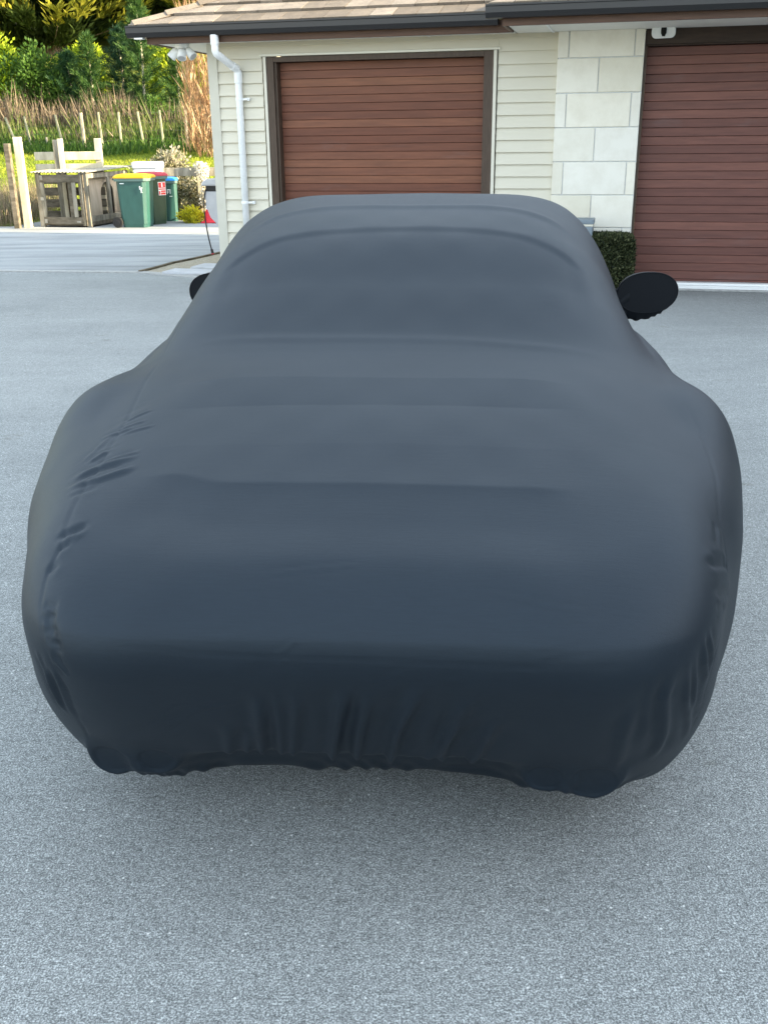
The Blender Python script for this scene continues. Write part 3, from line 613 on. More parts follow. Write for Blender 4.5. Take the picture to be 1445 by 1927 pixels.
# raised and recessed panels of the body telegraphing through the stretched cloth
top_ = sst(.3, .7, GZ)
mx = sst(.56, .49, np.abs(PX+.04))
lipy = .247+.035*sst(.33, .46, -PX)-.004*PX
dl = PY-lipy
crease = np.where(dl > 0, .0050*np.exp(-np.maximum(dl, 0)/.09), .0050-.0105*(1-np.exp(np.minimum(dl, 0)/.055))*sst(-.30, -.12, dl))
crease = np.where(dl > 0, crease, crease*1.0)
crease = np.where(dl < 0, crease*sst(-.36, -.14, dl), crease)
disp += top_*crease*sst(.53, .40, np.abs(PX+.04))
bandp = np.interp(PY, [.42, .636, .800, 1.04], [0, -.0078, .0085, 0])
disp += top_*bandp*sst(.58, .40, np.abs(PX+.04))
yw = 1.765-.10*(np.abs(PX)/.5)**3.2                               # rear screen set a little below the roof
hw = .585+.03*(1.76-PY)
disp -= sst(.2, .6, GZ)*(.0065)*sst(yw+.030, yw-.018, PY)*sst(hw+.035, hw-.035, np.abs(PX))*sst(1.2, 1.5, PY)
for ex, ez, er, ey in EXH: disp -= .0036*sst(er-.001, er-.007, np.hypot(PX-ex, PZ-ez))*sst(.10, .06, PY)*sst(-.5, -.8, GY)
# roof seam band
yr_ = 2.10-.16*(np.abs(PX)/.55)**3; disp += .007*np.exp(-((PY-yr_)/.035)**2)*sst(.62, .5, np.abs(PX))
# broad softness of slack cloth
def sn(a, b_, c, s): return np.sin(PX*a+s)*np.sin(PY*b_+s*1.7)*np.sin(PZ*c+s*.6)
disp += .0016*(sn(11, 7, 5, 1.3)+sn(7, 13, 9, 4.1))+.0009*sn(31, 23, 17, 2.2)
rearm = sst(.30, .05, PY)*sst(.62, .40, PZ); disp += rearm*.0012*np.sin(PX*55+4*np.sin(PX*9)+PZ*6)*sst(.72, .3, np.abs(PX))
hem = sst(.27, .19, PZ); disp += hem*.006*np.sin(PX*70+5*np.sin(PX*13))*np.sin(PY*60+5*np.sin(PY*11)+1.2)
PX = PX+GX*disp; PY = PY+GY*disp; PZ = PZ+GZ*disp
V = np.stack([PX, PY, PZ], -1).reshape(-1, 3)
ids = np.arange(nc*npz).reshape(nc, npz)
n1 = 230; n2 = 760
ids[n1:n1+n2, -1] = ids[n1, -1]                       # rear pole
for i in range(230): ids[n1+n2+i, -1] = ids[n1-1-i, -1] # both halves share the crown line
ids[n1+n2+230:, -1] = ids[0, -1]
a = ids; b_ = np.roll(ids, -1, 0)
quads = np.stack([a[:, :-1], a[:, 1:], b_[:, 1:], b_[:, :-1]], -1)
body_q = quads[:, :-1].reshape(-1, 4); last = quads[:, -1]
faces_last = []
for q in last:
    u = list(dict.fromkeys(int(t) for t in q)); 
    if len(u) >= 3: faces_last.append(u)
me = bpy.data.meshes.new('cover'); 
nf4 = len(body_q); lf = [len(u) for u in faces_last]
me.vertices.add(len(V)); me.vertices.foreach_set('co', V.astype(np.float32).ravel())
li_ = np.concatenate([body_q.ravel(), np.array([t for u in faces_last for t in u])]).astype(np.int32)
tot = np.concatenate([np.full(nf4, 4), np.array(lf)]).astype(np.int32); st0 = np.concatenate([[0], np.cumsum(tot)[:-1]]).astype(np.int32)
me.loops.add(len(li_)); me.loops.foreach_set('vertex_index', li_); me.polygons.add(len(tot))
me.polygons.foreach_set('loop_start', st0); me.polygons.foreach_set('loop_total', tot); me.update(calc_edges=True); me.validate()
bm = bmesh.new(); bm.from_mesh(me)
bmesh.ops.delete(bm, geom=[v for v in bm.verts if not v.link_faces], context='VERTS')
bmesh.ops.recalc_face_normals(bm, faces=bm.faces); bm.to_mesh(me); bm.free()
me.polygons.foreach_set('use_smooth', np.ones(len(me.polygons), bool))
me.materials.append(MT['cover']); cov = bpy.data.objects.new('cover', me); C.objects.link(cov); cov.parent = car
# mirror pockets: an oval flat face towards the back, a rounded pod in front, cloth pinched in to the door
def pocket(sx, cx_):
    nu, nv = 64, 28; vs = []; fs = []
    cz_, yb = .985, 2.52
    for j in range(nv):
        t = j/(nv-1)
        for i in range(nu):
            a = 2*PI*i/nu; ca, sa = math.cos(a), math.sin(a)
            k = 1 if t < .001 else max(1-t**2.6, 0)**.5
            X_ = .126*math.copysign(abs(ca)**.9, ca)*k; Z_ = .085*math.copysign(abs(sa)**.92, sa)*k
            low = max(-sa, 0)
            Z_ -= .034*low*min(t*6, 1)*(1-t)*(1.2-ca*sx)          # the cloth bags below the glass
            Y_ = .155*t**1.15
            Y_ += .0035*math.sin(a*19+2*math.sin(a*3))*min(t*5, 1)*(1-t)*(.4+low)
            rr_ = .0028*math.sin(a*23+1.5*math.sin(a*5))*min(t*8, 1)*(1-t)*(.3+low)
            vs.append((cx_+X_*(1+rr_*8), yb+Y_-.02*sx*X_*sx, cz_+Z_*(1+rr_*10)-.10*(X_*sx)*-.35))
    for j in range(nv-1):
        for i in range(nu): fs.append((j*nu+i, j*nu+(i+1) % nu, (j+1)*nu+(i+1) % nu, (j+1)*nu+i))
    fs.append(tuple(range(nu))[::-1])
    b = MB(); b.add(vs, fs, .5); o = b.build('mirror_pocket', 'pocket', car, smooth=True)
    me = o.data
    me.polygons[len(me.polygons)-1].use_smooth = False
    es = o.modifiers.new('edge', 'EDGE_SPLIT'); es.split_angle = R(50)
    # rim piping
    rim = [(vs[i][0], vs[i][1]-.0015, vs[i][2]) for i in range(nu)]+[(vs[0][0], vs[0][1]-.0015, vs[0][2])]
    MB().tube(rim, .0016, 6, False).build('piping', 'pocket', o, smooth=True)
    # neck of gathered cloth running down to the door
    b = MB(); nn = 26; m_ = 22; vv = []; ff = []
    P0 = np.array([cx_-sx*.075, yb+.055, .955]); P1 = np.array([cx_-sx*.20, yb+.06, .86])
    for j in range(m_):
        t = j/(m_-1); c = P0*(1-t)+P1*t
        for i in range(nn):
            a = 2*PI*i/nn; r_ = (1+.10*math.sin(a*7+t*2))
            vv.append((c[0]+sx*.0*t, c[1]+math.cos(a)*.055*r_*(1+.25*t), c[2]+math.sin(a)*(.085-.01*t)*r_-.02*t))
    for j in range(m_-1):
        for i in range(nn): ff.append((j*nn+i, j*nn+(i+1) % nn, (j+1)*nn+(i+1) % nn, (j+1)*nn+i))
    b.add(vv, ff, .5); b.build('pocket_neck', 'pocket', o, smooth=True)
pocket(1, 1.002); pocket(-1, -.862)
for sx in (-1, 1):
    for y in (.92, 3.38):
        wh = MB().tube([(sx*.60, y, .345), (sx*.64, y, .345), (sx*.80, y, .345), (sx*.83, y, .345)], [.30, .345, .345, .31], 40).build('wheel', 'rubber', car, smooth=False)


# ------------------------------------------------------------------ wheelie bins
def make_bin(label, loc, rz, s, lid, body, w0=.50, d0=.58, hh=.93):
    t = thing('wheelie_bin', label, 'bin', loc, rz, 'wheelie bins on the concrete')
    def ring(wd, dp_, z, ch): return [(-wd+ch, -dp_, z), (wd-ch, -dp_, z), (wd, -dp_+ch, z), (wd, dp_-ch, z), (wd-ch, dp_, z), (-wd+ch, dp_, z), (-wd, dp_-ch, z), (-wd, -dp_+ch, z)]
    def loft(b, rings):
        vs = [p for r_ in rings for p in r_]; fs = []
        for i in range(len(rings)-1):
            for k in range(8): fs.append((i*8+k, i*8+(k+1) % 8, (i+1)*8+(k+1) % 8, (i+1)*8+k))
        fs.append(tuple(range(8))[::-1]); fs.append(tuple((len(rings)-1)*8+k for k in range(8))); b.add(vs, fs); return b
    W_, D_ = w0/2, d0/2
    bo = loft(MB(), [ring(W_*.80, D_*.76, .0, .05), ring(W_*.82, D_*.78, .06, .05), ring(W_*.835, D_*.80, .065, .05), ring(W_*.95, D_*.96, hh-.10, .06)]).build('body', body, t, bevel=.008)
    loft(MB(), [ring(W_*1.03, D_*1.04, hh-.105, .05), ring(W_*1.06, D_*1.07, hh-.05, .05)]).build('rim', 'binrim', t, bevel=.006)
    li = loft(MB(), [ring(W_*1.08, D_*1.09, hh-.0495, .05), ring(W_*1.08, D_*1.09, hh-.02, .05), ring(W_*.98, D_*1.0, hh+.012, .08), ring(W_*.70, D_*.75, hh+.028, .08)]).build('lid', lid, t, bevel=.006)
    MB().tube([(-W_*.7, D_*1.16, hh-.06), (W_*.7, D_*1.16, hh-.06)], .014, 8).box((-W_*.7, D_*.9, hh-.085), (-W_*.6, D_*1.17, hh-.055)).box((W_*.6, D_*.9, hh-.085), (W_*.7, D_*1.17, hh-.055)).build('handle', body, t)
    for sx in (-1, 1):
        wx = sx*W_*1.0
        wh = MB().tube([(wx-.03, D_*.98, .10), (wx+.03, D_*.98, .10)], .10, 28).build('wheel', 'rubber', t, bevel=.012)
        MB().tube([(wx-.034, D_*.98, .10), (wx+.034, D_*.98, .10)], .045, 20).build('hub', 'black', wh, bevel=.005)
    MB().tube([(-W_, D_*.98, .10), (W_, D_*.98, .10)], .012, 8).build('axle', 'wire', t)
    t.scale = (s, s, s)
    return t, bo, W_, D_
# front face is -y of the bin, wheels at +y
b1, bo1, W1, D1_ = make_bin('large green wheelie bin with yellow lid in front of the kennel', (-4.70, 20.10, .004), R(82), 1.0, 'yellow', 'binbody', .54, .62, .95)
b2, bo2, W2, D2_ = make_bin('dark green wheelie bin with red lid and red sticker, between the other two', (-4.53, 20.75, .004), R(50), 1.0, 'red', 'binbody2', .46, .52, .96)
b3, bo3, W3, D3_ = make_bin('smallest green wheelie bin with blue lid, rightmost of the three', (-4.33, 21.45, .004), R(8), .9, 'blue', 'binbody', .40, .44, .93)
def mark(bo, boxes, mtl, y0, nm='sticker'):
    for x0, z0, x1, z1 in boxes: MB().box((x0, y0, z0), (x1, y0+.004, z1)).build(nm, mtl, bo)
mark(bo2, [(-.03, .55, .15, .80)], 'paint', -.252); mark(bo2, [(-.02, .69, .14, .79), (-.02, .655, .14, .675), (.03, .56, .14, .60), (-.02, .56, .01, .63), (.03, .61, .14, .64)], 'sticker', -.2555)
mark(bo2, [(.045, .70, .075, .78)], 'paint', -.2585, 'symbol')
mark(bo3, [(-.03, .68, .05, .70), (.03, .60, .045, .70), (-.03, .63, .0, .65), (-.03, .60, -.015, .69), (.02, .54, .08, .555)], 'paint', -.215, 'symbol')
for y_, z_, y2, z2 in ((-.20, .70, -.18, .76), (-.225, .66, -.205, .72), (-.24, .72, -.215, .735), (-.235, .64, -.20, .65), (.12, .80, .20, .815)): MB().box((-.262, y_, z_), (-.256, y2, z2)).build('symbol', 'paint', bo1)

# ------------------------------------------------------------------ timber pen fence (tall posts, boards)
pf = thing('timber_fence', 'weathered board fence with tall posts behind the kennel', 'fence', (-6.9, 21.0, 0))
for x, y, h, wx, m_ in ((-7.02, 20.02, 1.545, .10, 'woodd'), (-6.86, 20.16, 1.66, .135, 'woodp'), (-6.40, 21.02, 1.60, .10, 'wood'), (-6.31, 21.00, 1.62, .08, 'woodp'), (-5.62, 21.2, 1.62, .12, 'woodp')):
    MB().box((x+6.9-wx/2, y-21-.06, 0), (x+6.9+wx/2, y-21+.07, h)).build('post', m_, pf, bevel=.008)
for k in range(6):
    zt_ = 1.375-k*.225
    p0 = Vector((0.0, -.72, 0)); 
    MB().box((.02, .10, zt_-.155), (1.36, .135, zt_)).build('board', 'woodp' if k < 2 else 'woodd', pf, bevel=.004)  # upper boards coloured as sunlit, lower ones as shaded
for k in range(3):
    MB().box((-3.2, -.9+.0, 1.2-k*.35), (-.05, -.86, 1.33-k*.35)).build('board', 'woodd', pf) if False else None
rf = thing('rail_fence', 'low grey rail fence behind the dark bush', 'fence', (-3.6, 21.9, 0))
MB().box((-1.35, -.02, .86), (2.2, .02, 1.03)).build('board', 'wood', rf, bevel=.004)
MB().box((-1.35, -.02, .45), (2.2, .02, .60)).build('board', 'wood', rf, bevel=.004)
for x in (-.13, 1.6): MB().box((x-.06, -.14, 0), (x+.06, -.03, 1.15)).build('post', 'woodp', rf, bevel=.006)

# ------------------------------------------------------------------ kennel
kn = thing('dog_kennel', 'weathered timber dog kennel with slatted gate and iron roof', 'kennel', (-5.60, 20.02, .004), R(-14))
KW_, KD_, KH_ = 1.10, 1.70, 1.0      # extends to -x and +y from the near corner
MB().box((-KW_, .02, .03), (0, KD_, .10)).build('floor', 'woodd', kn)
for x, y in ((-KW_+.05, .04), (-.04, .04), (-KW_+.05, KD_-.05), (-.04, KD_-.05)):
    MB().box((x-.045, y-.035, .0), (x+.045, y+.035, KH_)).build('post', 'wood', kn, bevel=.006)
g_ = MB().box((-KW_+.12, -.03, .83), (-.16, -.002, .97)).box((-KW_+.115, -.0305, .06), (-KW_+.135, -.003, .971)).box((-.165, -.0305, .06), (-.15, -.003, .971)).box((-KW_+.136, -.03, .06), (-.166, -.002, .19)).build('gate', 'woodd', kn, bevel=.002)
for x in (-KW_+.16, -.27): MB().box((x-.04, -.034, .192), (x+.04, -.008, .828)).build('slat', 'wood', g_, bevel=.004)
MB().box((-.42, .02, .19), (-.33, .05, .83)).build('slat', 'woodd', g_)
for ha, hb in (((-KW_+.10, -.04, .50), (-KW_+.17, -.028, .56)), ((-KW_+.13, -.038, .075), (-KW_+.19, -.0315, .15)), ((-KW_+.13, -.038, .88), (-KW_+.19, -.0315, .96)), ((-.27, -.038, .09), (-.19, -.0315, .12))): MB().box(ha, hb).build('hinge', 'iron', g_)
for i, x in enumerate((-.135, -.105, -.072)): MB().box((x-.012, -.036+.004*i, .03), (x+.011, .0, .98)).build('batten', 'wood' if i % 2 else 'woodd', kn)
# right side: top rail, bottom board, mid stud, plywood partition with arched opening
MB().box((-.05, .08, .90), (-.01, KD_-.1, .99)).build('top_rail', 'wood', kn, bevel=.004)
MB().box((-.05, .08, .06), (-.005, KD_-.1, .20)).build('bottom_rail', 'wood', kn, bevel=.004)
MB().box((-.055, .85, .20), (-.012, .94, .90)).build('stud', 'wood', kn, bevel=.004)
ar = [(.12, .10), (.12, .97), (1.62, .97), (1.62, .10), (1.28, .10)]+[(1.02+.26*math.cos(R(a)), .58+.22*math.sin(R(a))) for a in range(0, 181, 15)]+[(.76, .10)]
MB().prism(ar, 'x', -.16, -.14).build('partition', 'ply', kn)
MB().box((-.45, .74, .10), (-.43, 1.66, .97)).build('arch_shade', 'dark', kn)  # near-black panel standing in for the shade inside the arch
MB().box((-KW_+.02, KD_-.06, .1), (-.165, KD_-.03, .97)).build('back_wall', 'woodd', kn)
b = MB(); nseg = 80
for k in range(nseg):
    xa, xb = -KW_-.06+(KW_+.14)*k/nseg, -KW_-.06+(KW_+.14)*(k+1)/nseg
    za, zb = .011*math.sin(k/nseg*2*PI*16), .011*math.sin((k+1)/nseg*2*PI*16)
    b.add([(xa, -.07, 1.015+za), (xb, -.07, 1.015+zb), (xb, KD_+.1, 1.075+zb), (xa, KD_+.1, 1.075+za)], [(0, 1, 2, 3)], .5)
o = b.build('roof', 'iron', kn); sm = o.modifiers.new('thick', 'SOLIDIFY'); sm.thickness = .004
wb = thing('storage_box', 'sunlit white box with rounded lid behind the yellow and red bins', 'box', (-4.78, 21.75, 0), R(-6))
MB().box((-.26, -.22, 0), (.26, .22, 1.02)).build('body', 'white', wb, bevel=.03, seg=3)
MB().box((-.275, -.235, 1.0205), (.275, .235, 1.16)).build('lid', 'white', wb, bevel=.035, seg=3)

# cone
cn = thing('traffic_cone', 'red and white cone standing on the mulch near the hose reel', 'cone', (-3.42, 20.85, .006))
MB().box((-.17, -.17, 0), (.17, .17, .03)).build('base', 'conered', cn, bevel=.01)
MB().tube([(0, 0, .03), (0, 0, .26)], [.135, .085], 24).build('body', 'conered', cn, smooth=False)
MB().tube([(0, 0, .2605), (0, 0, .38)], [.085, .058], 24).build('band', 'white', cn)
MB().tube([(0, 0, .3805), (0, 0, .50)], [.058, .03], 24).build('tip', 'white', cn)

# hidden tank shape added behind the house to shade the bins and kennel
wt = thing('shade_tank', 'added round tank hidden behind the house to shade the bins', 'tank', (-1.15, 19.9, 0))
MB().tube([(0, 0, 0), (0, 0, 2.3), (0, 0, 2.45), (0, 0, 2.52)], [.62, .62, .5, .1], 48).build('shell', 'binbody', wt)

# ------------------------------------------------------------------ wire fence on the slope
wf = thing('wire_fence', 'post and wire fence across the grass slope', 'fence', (-11, 33, 0))
fp = [(10, 221, 38, 275), (46, 219, 62, 283), (104, 216, 123, 278), (152, 212, 160, 275), (185, 211, 194, 272), (223, 211, 229, 270), (259, 210, 272, 268), (300, 207, 308, 267), (349, 205, 352, 262), (88, 258, 90, 281)]
fpos = []
for i, (x0, y0, x1, y1) in enumerate(fp):
    yy = 33+(.3 if i % 2 else 0)
    def at(px, py):
        d = fw + r2*((px-722.5)/FPX) - u2*((py-963.5)/FPX); return Vector((0, 0, CH))+d*(yy/d.y)
    q = at(x1, y1); p = at(x0, y0); gz = float(terrain_h(np.array(q.x), np.array(yy)))-.1
    
    wd = .040 if i != 3 else .065
    o = Vector((-11, 33, 0))
    MB().tube([Vector((q.x, yy, gz))-o, Vector((p.x, yy, p.z))-o], [wd, wd*.85], 7).build('post', 'wood' if i in (3, 8, 9) else 'woodf', wf)
    if i != 9: fpos.append((Vector((q.x, yy, gz)), Vector((p.x, yy, p.z))))
for t_ in (.95, .72, .5, .3):
    b = MB(); b.tube([a.lerp(c, t_)-Vector((11*-1, 33, 0))*1 if False else a.lerp(c, t_)-Vector((-11, 33, 0)) for a, c in fpos], .003, 4, False); b.build('wire', 'wire', wf)

# ------------------------------------------------------------------ vegetation
def leafy(name, label, cat, x, y, zb, rx, ry, rz, n, m, ls, nclump, group=None, droop=0, stem=True, shape=2., flat=.5):
    t = thing(name, label, cat, (x, y, zb), 0, group)
    cc = rng.normal(size=(nclump, 3)); cc /= np.linalg.norm(cc, axis=1, keepdims=True); cc[:, 2] = np.abs(cc[:, 2])*1.0-.15
    cc = cc*rng.uniform(.45, 1, (nclump, 1))
    k = rng.integers(0, nclump, n); d = rng.normal(size=(n, 3)); d /= np.linalg.norm(d, axis=1, keepdims=True)
    q = cc[k]+d*rng.uniform(.05, .30, (n, 1))**1.0*np.array([1, 1, .8])
    pp = q*np.array([rx, ry, rz])+np.array([0, 0, rz*.35]); pp[:, 2] = np.maximum(pp[:, 2], .02)
    v, f = leaf_quads(pp, d+np.array([0, 0, .4])-np.array([0, 0, droop]), rng.uniform(.7, 1.3, n)*ls, rng.uniform(.7, 1.3, n)*ls*flat)
    cr = rng.uniform(0, 1, nclump)[k]*.5+rng.uniform(0, .5, n)
    npmesh('crown', v, f, m, t, cr)
    b = MB()
    for i in range(min(nclump, 14)):
        e = cc[i]*np.array([rx, ry, rz])+np.array([0, 0, rz*.35]); e[2] = max(e[2], .1)
        b.tube([(0, 0, -.1), tuple(e*.5*np.array([.7, .7, 1])), tuple(e)], [.012+.02*rz, .01+.01*rz, .005], 5)
    b.build('stem', 'bark', t)
    return t
th = lambda x, y: float(terrain_h(np.array(float(x)), np.array(float(y))))-.05
leafy('bush', 'pale leaved bush growing behind the bins', 'bush', -4.5, 22.4, .25, .78, .45, .88, 6500, 'olive', .075, 70)
leafy('bush', 'dark small leaved bush beside the blue lidded bin', 'bush', -4.0, 21.8, 0, .40, .35, .68, 3600, 'olive', .055, 40)
leafy('flowering_plant', 'yellow flowering clump between the bush and the cone', 'plant', -3.75, 20.95, 0, .30, .25, .26, 1500, 'flower', .06, 30)
# climbing white plant on the post
t = thing('climbing_plant', 'white sunlit climber hanging down the fence post above the cone', 'plant', (-3.62, 21.55, 0))
n = 2600; zz = rng.uniform(.25, 1.12, n); sp = .035+.05*np.sin(zz*4.1)**2
pp = np.stack([rng.normal(0, 1, n)*sp*.8+(.9-zz)*.12, rng.normal(0, .06, n)-.05, zz], 1)
v, f = leaf_quads(pp, rng.normal(size=(n, 3))-np.array([0, 0, .6]), .06, .03)
npmesh('foliage', v, f, m_leaf('pale_leaf', [(.45, .40, .28), (.75, .70, .58), (.85, .82, .75)], .3), t, rng.uniform(0, 1, n))
b = MB(); b.tube([(.05, -.03, 0), (.02, -.04, .6), (0, -.03, 1.1)], .012, 6); b.build('stem', 'bark', t)

# shrubs on the bank
leafy('shrub', 'bright lime green sunlit shrub at the left edge of the photo', 'shrub', -14.4, 39.0, th(-15, 39), 2.2, 1.2, 2.5, 12000, 'lime', .17, 90)
leafy('shrub', 'mid green rounded shrub right of the lime green shrub', 'shrub', -12.2, 38.4, th(-12.4, 38.4), 1.5, 1.0, 2.1, 10000, 'green', .14, 70)
leafy('shrub', 'brown leaved scrub at the foot of the lime shrub', 'shrub', -14.6, 37.2, th(-15.6, 37.2), 1.6, .8, .95, 4000, m_leaf('brown_leaf', [(.08, .07, .03), (.20, .13, .06), (.30, .20, .09)], .3), .12, 40)
leafy('shrub', 'low yellow green shrub under the dark conifers', 'shrub', -10.9, 39.6, th(-11.9, 39.6), 1.3, .8, 1.9, 5200, 'lime', .13, 30)
def young_pine(label, x, y, h, r, n, m='pine'):
    t = thing('young_pine', label, 'pine', (x, y, th(x, y)), 0, 'young pines on the bank')
    MB().tube([(0, 0, -.1), (0.02*h, 0, h*.5), (0, 0, h)], [.05, .035, .01], 7).build('trunk', 'woodp', t)
    k = rng.uniform(0, 1, n)**.75; nb = 46; bi = rng.integers(0, nb, n); bz = (bi+.5)/nb*.9+.08; ba = bi*2.4
    L_ = (1-bz)**.75*r*(.75+.25*np.sin(bi*5.1)); s = rng.uniform(.05, 1, n)
    pp = np.stack([np.cos(ba)*L_*s, np.sin(ba)*L_*s, bz*h+s*L_*.45], 1)+rng.normal(0, .05, (n, 3))
    d = np.stack([np.cos(ba), np.sin(ba), np.full(n, .9)], 1)+rng.normal(0, .5, (n, 3))
    v, f = leaf_quads(pp, d, rng.uniform(.10, .22, n), .02); npmesh('crown', v, f, m, t, np.clip(s*.5+rng.uniform(0, .5, n), 0, 1))
young_pine('young pine with pale straight trunk left of the larger pines', -10.0, 37.6, 2.9, 1.05, 7500)
young_pine('tallest bright green young pine below the spotlight', -8.3, 38.0, 4.3, 1.45, 11000)
young_pine('dark green young pine between two brighter ones', -9.2, 38.8, 3.0, 1.3, 8500, m_leaf('dark_pine', [(.008, .03, .02), (.02, .06, .03), (.04, .09, .03)], .3))
young_pine('small young pine nearest the bare orange shrub', -7.0, 37.6, 2.4, 1.05, 6500)
young_pine('bushy blue green young pine behind the pale trunk', -10.9, 38.2, 2.3, 1.3, 7500, m_leaf('blue_pine', [(.012, .045, .02), (.03, .08, .03), (.05, .11, .04)], .3))
leafy('shrub', 'golden tipped shrub between the tallest young pine and the bare orange shrub', 'shrub', -7.2, 40.4, th(-7.2, 40.4), 1.5, .9, 2.0, 6500, 'lime', .15, 50)
leafy('shrub', 'low dark green shrub at the foot of the young pines', 'shrub', -8.2, 36.8, th(-8.2, 36.8), 1.3, .7, .8, 4200, 'green', .12, 36)
leafy('shrub', 'small round green shrub beside the old grey fence post', 'shrub', -6.05, 34.0, th(-6, 34), .45, .4, .62, 2000, 'pine', .08, 22)
# bare orange shrub by the house
t = thing('bare_shrub', 'bare orange-brown twiggy shrub sunlit beside the house corner', 'shrub', (-5.08, 31.0, th(-5.5, 31)))
n = 2600
a0 = np.stack([rng.uniform(-.45, 1.2, n), rng.uniform(-.6, .8, n), rng.uniform(0, 3.6, n)], 1)
dd = np.stack([rng.normal(-.06, .26, n), rng.normal(0, .3, n), rng.normal(1, .3, n)], 1)
a0[:, 0] -= np.clip(.5-a0[:, 2], 0, 1)*rng.uniform(-.5, .6, n)
v, f = leaf_quads(a0, dd, rng.uniform(.3, .9, n), rng.uniform(.018, .034, n)); npmesh('twigs', v, f, 'twig', t, rng.uniform(0, 1, n))
b = MB()
for k in range(12):
    x0 = random.uniform(-.5, .9); b.tube([(x0*.4, 0, -.1), (x0, random.uniform(-.3, .3), 1.2), (x0*1.0-.1, random.uniform(-.4, .4), 3.6)], [.03, .02, .008], 5)
b.build('stem', m_leaf('stem_orange', [(.35, .20, .10), (.5, .3, .15)], .0), t)
n = 900; pp = np.stack([rng.uniform(-.9, 1.2, n), rng.uniform(-.7, .7, n), rng.uniform(1.5, 2.6, n)], 1)

# dark conifers
def conifer(label, x, y, h, r, nb, per, seed):
    g = np.random.default_rng(seed)
    t = thing('conifer_tree', label, 'tree', (x, y, th(x, y)), 0, 'dark conifers along the top of the bank')
    tk = MB().tube([(0, 0, -.3), (.1, 0, h*.4), (0, .1, h*.8), (0, 0, h)], [.38, .28, .14, .03], 10)
    bz = g.uniform(.0, 1, nb)**1.7*.97; ba = g.uniform(0, 2*PI, nb); Lb = r*(1-bz*.72)*g.uniform(.65, 1.1, nb)
    upk = g.uniform(.15, .65, nb)
    bi = np.repeat(np.arange(nb), per); n = len(bi); s = g.uniform(.25, 1.05, n)
    # each branch breaks into feathered side sprays
    side = g.integers(-3, 4, n)/3.; so_ = g.uniform(0, 1, n)*.42*(1.1-s*.6)
    ca, sa = np.cos(ba[bi]), np.sin(ba[bi])
    ox = ca*Lb[bi]*s - sa*side*so_*Lb[bi]*.5 + ca*so_*Lb[bi]*.25; oy = sa*Lb[bi]*s + ca*side*so_*Lb[bi]*.5 + sa*so_*Lb[bi]*.25
    oz = bz[bi]*h + Lb[bi]*s**1.6*upk[bi] + so_*.6
    pp = np.stack([ox, oy, oz], 1)+g.normal(0, .06, (n, 3))
    d = np.stack([ca-sa*side*.8, sa+ca*side*.8, upk[bi]*1.4+.2], 1)+g.normal(0, .25, (n, 3))
    v, f = leaf_quads(pp, d, g.uniform(.22, .55, n), g.uniform(.07, .14, n))
    cr = np.clip(g.uniform(0, .45, nb)[bi]+g.uniform(0, .2, n)+np.where(s > .7, .45, 0), 0, 1)  # outer sprays turn gold, sunlight painted into their colour
    npmesh('crown', v, f, 'cypress', t, cr)
    for k in range(0, nb, 3): tk.tube([(0, 0, bz[k]*h), (math.cos(ba[k])*Lb[k]*.9, math.sin(ba[k])*Lb[k]*.9, bz[k]*h+Lb[k]*.6*upk[k])], [.05, .01], 4, False)
    tk.build('trunk', 'bark', t)
conifer('dark conifer with sunlit-coloured tips at the left edge behind the lime shrub', -18.0, 45.5, 12, 3.9, 260, 260, 1)
conifer('dark conifer with sunlit-coloured sprays in the centre of the tree belt', -13.4, 45.0, 13, 4.1, 280, 260, 2)
conifer('dark conifer right of centre just left of the gutter end', -9.6, 46.5, 12.5, 3.9, 260, 260, 3)
conifer('dark conifer partly hidden behind the house roof corner', -5.8, 45.6, 12, 3.8, 250, 260, 4)
conifer('dark conifer standing furthest back behind the gap in the belt', -11.6, 51, 14, 4.2, 120, 240, 5)
conifer('dark conifer furthest back at the left edge', -16.6, 51, 14, 4.4, 110, 220, 6)
conifer('dark conifer furthest back behind the house roof', -6.5, 52, 14, 4.4, 100, 220, 8)
# distant wood closing the view behind the conifers
n = 26000; pp = np.stack([rng.uniform(-42, 20, n), rng.uniform(55, 60, n), 0*rng.uniform(0, 1, n)], 1)
hh_ = 8+2.5*np.sin(pp[:, 0]*.5)+1.5*np.sin(pp[:, 0]*1.7); pp[:, 2] = 8+rng.uniform(-6, 1, n)*1.0+rng.uniform(0, 1, n)*hh_
v, f = leaf_quads(pp, rng.normal(size=(n, 3)), rng.uniform(.4, 1.1, n), rng.uniform(.3, .6, n))
tag(npmesh('far_wood', v, f, 'cypress', None, rng.beta(1, 3, n)), 'dark wood behind the conifer belt', 'wood', kind='stuff')
# tall dry grass on the bank
n = 11500
x = rng.uniform(-19, -2.5, n); y = rng.uniform(33.4, 38.3, n)
dens = np.sin(x*1.9)+np.sin(x*.7+y*1.1)+rng.normal(0, .8, n); 
hgt = rng.uniform(.2, .78, n)*np.where(y < 35.5, .6, 1.0)*np.clip(1+.35*dens/2, .5, 1.5)
z = terrain_h(x, y)-.05
v, f = leaf_quads(np.stack([x, y, z], 1), np.stack([rng.normal(-.12, .28, n), rng.normal(0, .25, n), np.ones(n)], 1), hgt*1.5, rng.uniform(.02, .05, n))
cr = np.where((y < 35.8) & (rng.uniform(0, 1, n) < .8), 1.0, rng.uniform(0, .6, n))
tag(npmesh('dry_grass', v, f, 'dry', None, cr), 'long dry grass on the bank under the shrubs', 'grass', kind='stuff')
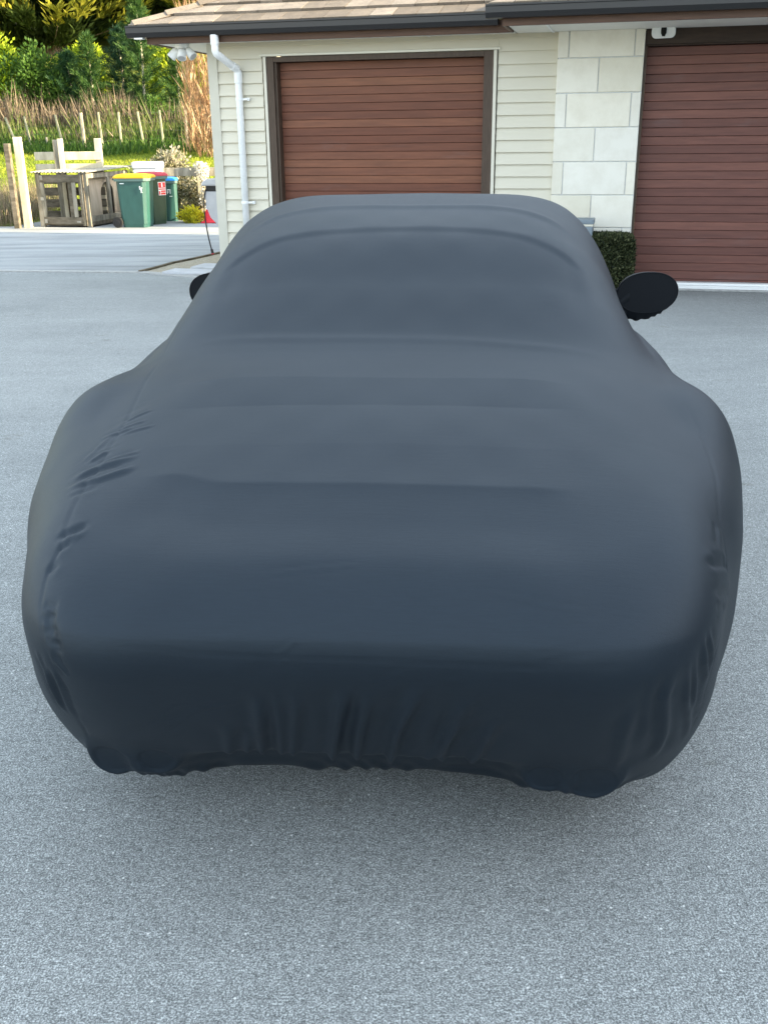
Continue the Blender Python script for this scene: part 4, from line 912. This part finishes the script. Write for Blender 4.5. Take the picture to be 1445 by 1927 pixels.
# green weeds at the fence foot
n = 15000; x = rng.uniform(-19, -2.5, n); y = rng.uniform(31.8, 37.0, n)
v, f = leaf_quads(np.stack([x, y, terrain_h(x, y)-.04], 1), np.stack([rng.normal(0, .5, n), rng.normal(0, .5, n), np.ones(n)], 1), rng.uniform(.15, .5, n), rng.uniform(.03, .06, n))
tag(npmesh('weeds', v, f, 'green', None, rng.uniform(0, 1, n)), 'green weeds along the foot of the wire fence', 'weeds', kind='stuff')
# short lawn
n = 60000; x = rng.uniform(-16, -1.5, n); y = 22.3+rng.uniform(0, 1, n)**.9*10.2
v, f = leaf_quads(np.stack([x, y, terrain_h(x, y)-.04], 1), np.stack([rng.normal(0, .6, n), rng.normal(0, .6, n), np.ones(n)], 1), rng.uniform(.06, .14, n), rng.uniform(.012, .028, n))
tag(npmesh('lawn_grass', v, f, 'lawn', None, np.clip(.5+.3*np.sin(x*.8+y*2.3)+rng.normal(0, .2, n), 0, 1)), 'short sunlit yellow green lawn grass on the slope', 'grass', kind='stuff')
# rough grass left of the pen
n = 5000; x = rng.uniform(-9.5, -7.15, n); y = rng.uniform(20.4, 24, n)
v, f = leaf_quads(np.stack([x, y, terrain_h(x, y)-.03], 1), np.stack([rng.normal(0, .3, n), rng.normal(0, .3, n), np.ones(n)], 1), rng.uniform(.2, .8, n), rng.uniform(.008, .018, n))
tag(npmesh('rough_grass', v, f, 'dry', None, rng.uniform(.2, 1, n)), 'tall dry grass left of the timber fence posts', 'grass', kind='stuff')
# unseen hedge added right of the drive to throw shade over it
t = thing('shade_hedge', 'added hedge out of view that shades the drive', 'hedge', (11.5, -4, 0))
n = 16000; q = rng.uniform(-1, 1, (n, 3)); ax_ = rng.integers(0, 3, n); q[np.arange(n), ax_] = np.sign(q[np.arange(n), ax_])
pp = q*np.array([1.0, 15, 2.7])+np.array([0, 0, 2.7])+rng.normal(0, .08, (n, 3)); pp[:, 2] = np.maximum(pp[:, 2], 0)
v, f = leaf_quads(pp, q+rng.normal(0, .6, (n, 3)), .25, .15); npmesh('foliage', v, f, 'boxleaf', t, rng.uniform(0, 1, n))
MB().box((-.9, -14.9, 0), (.9, 14.9, 5.3)).build('shade_core', 'bark', t)
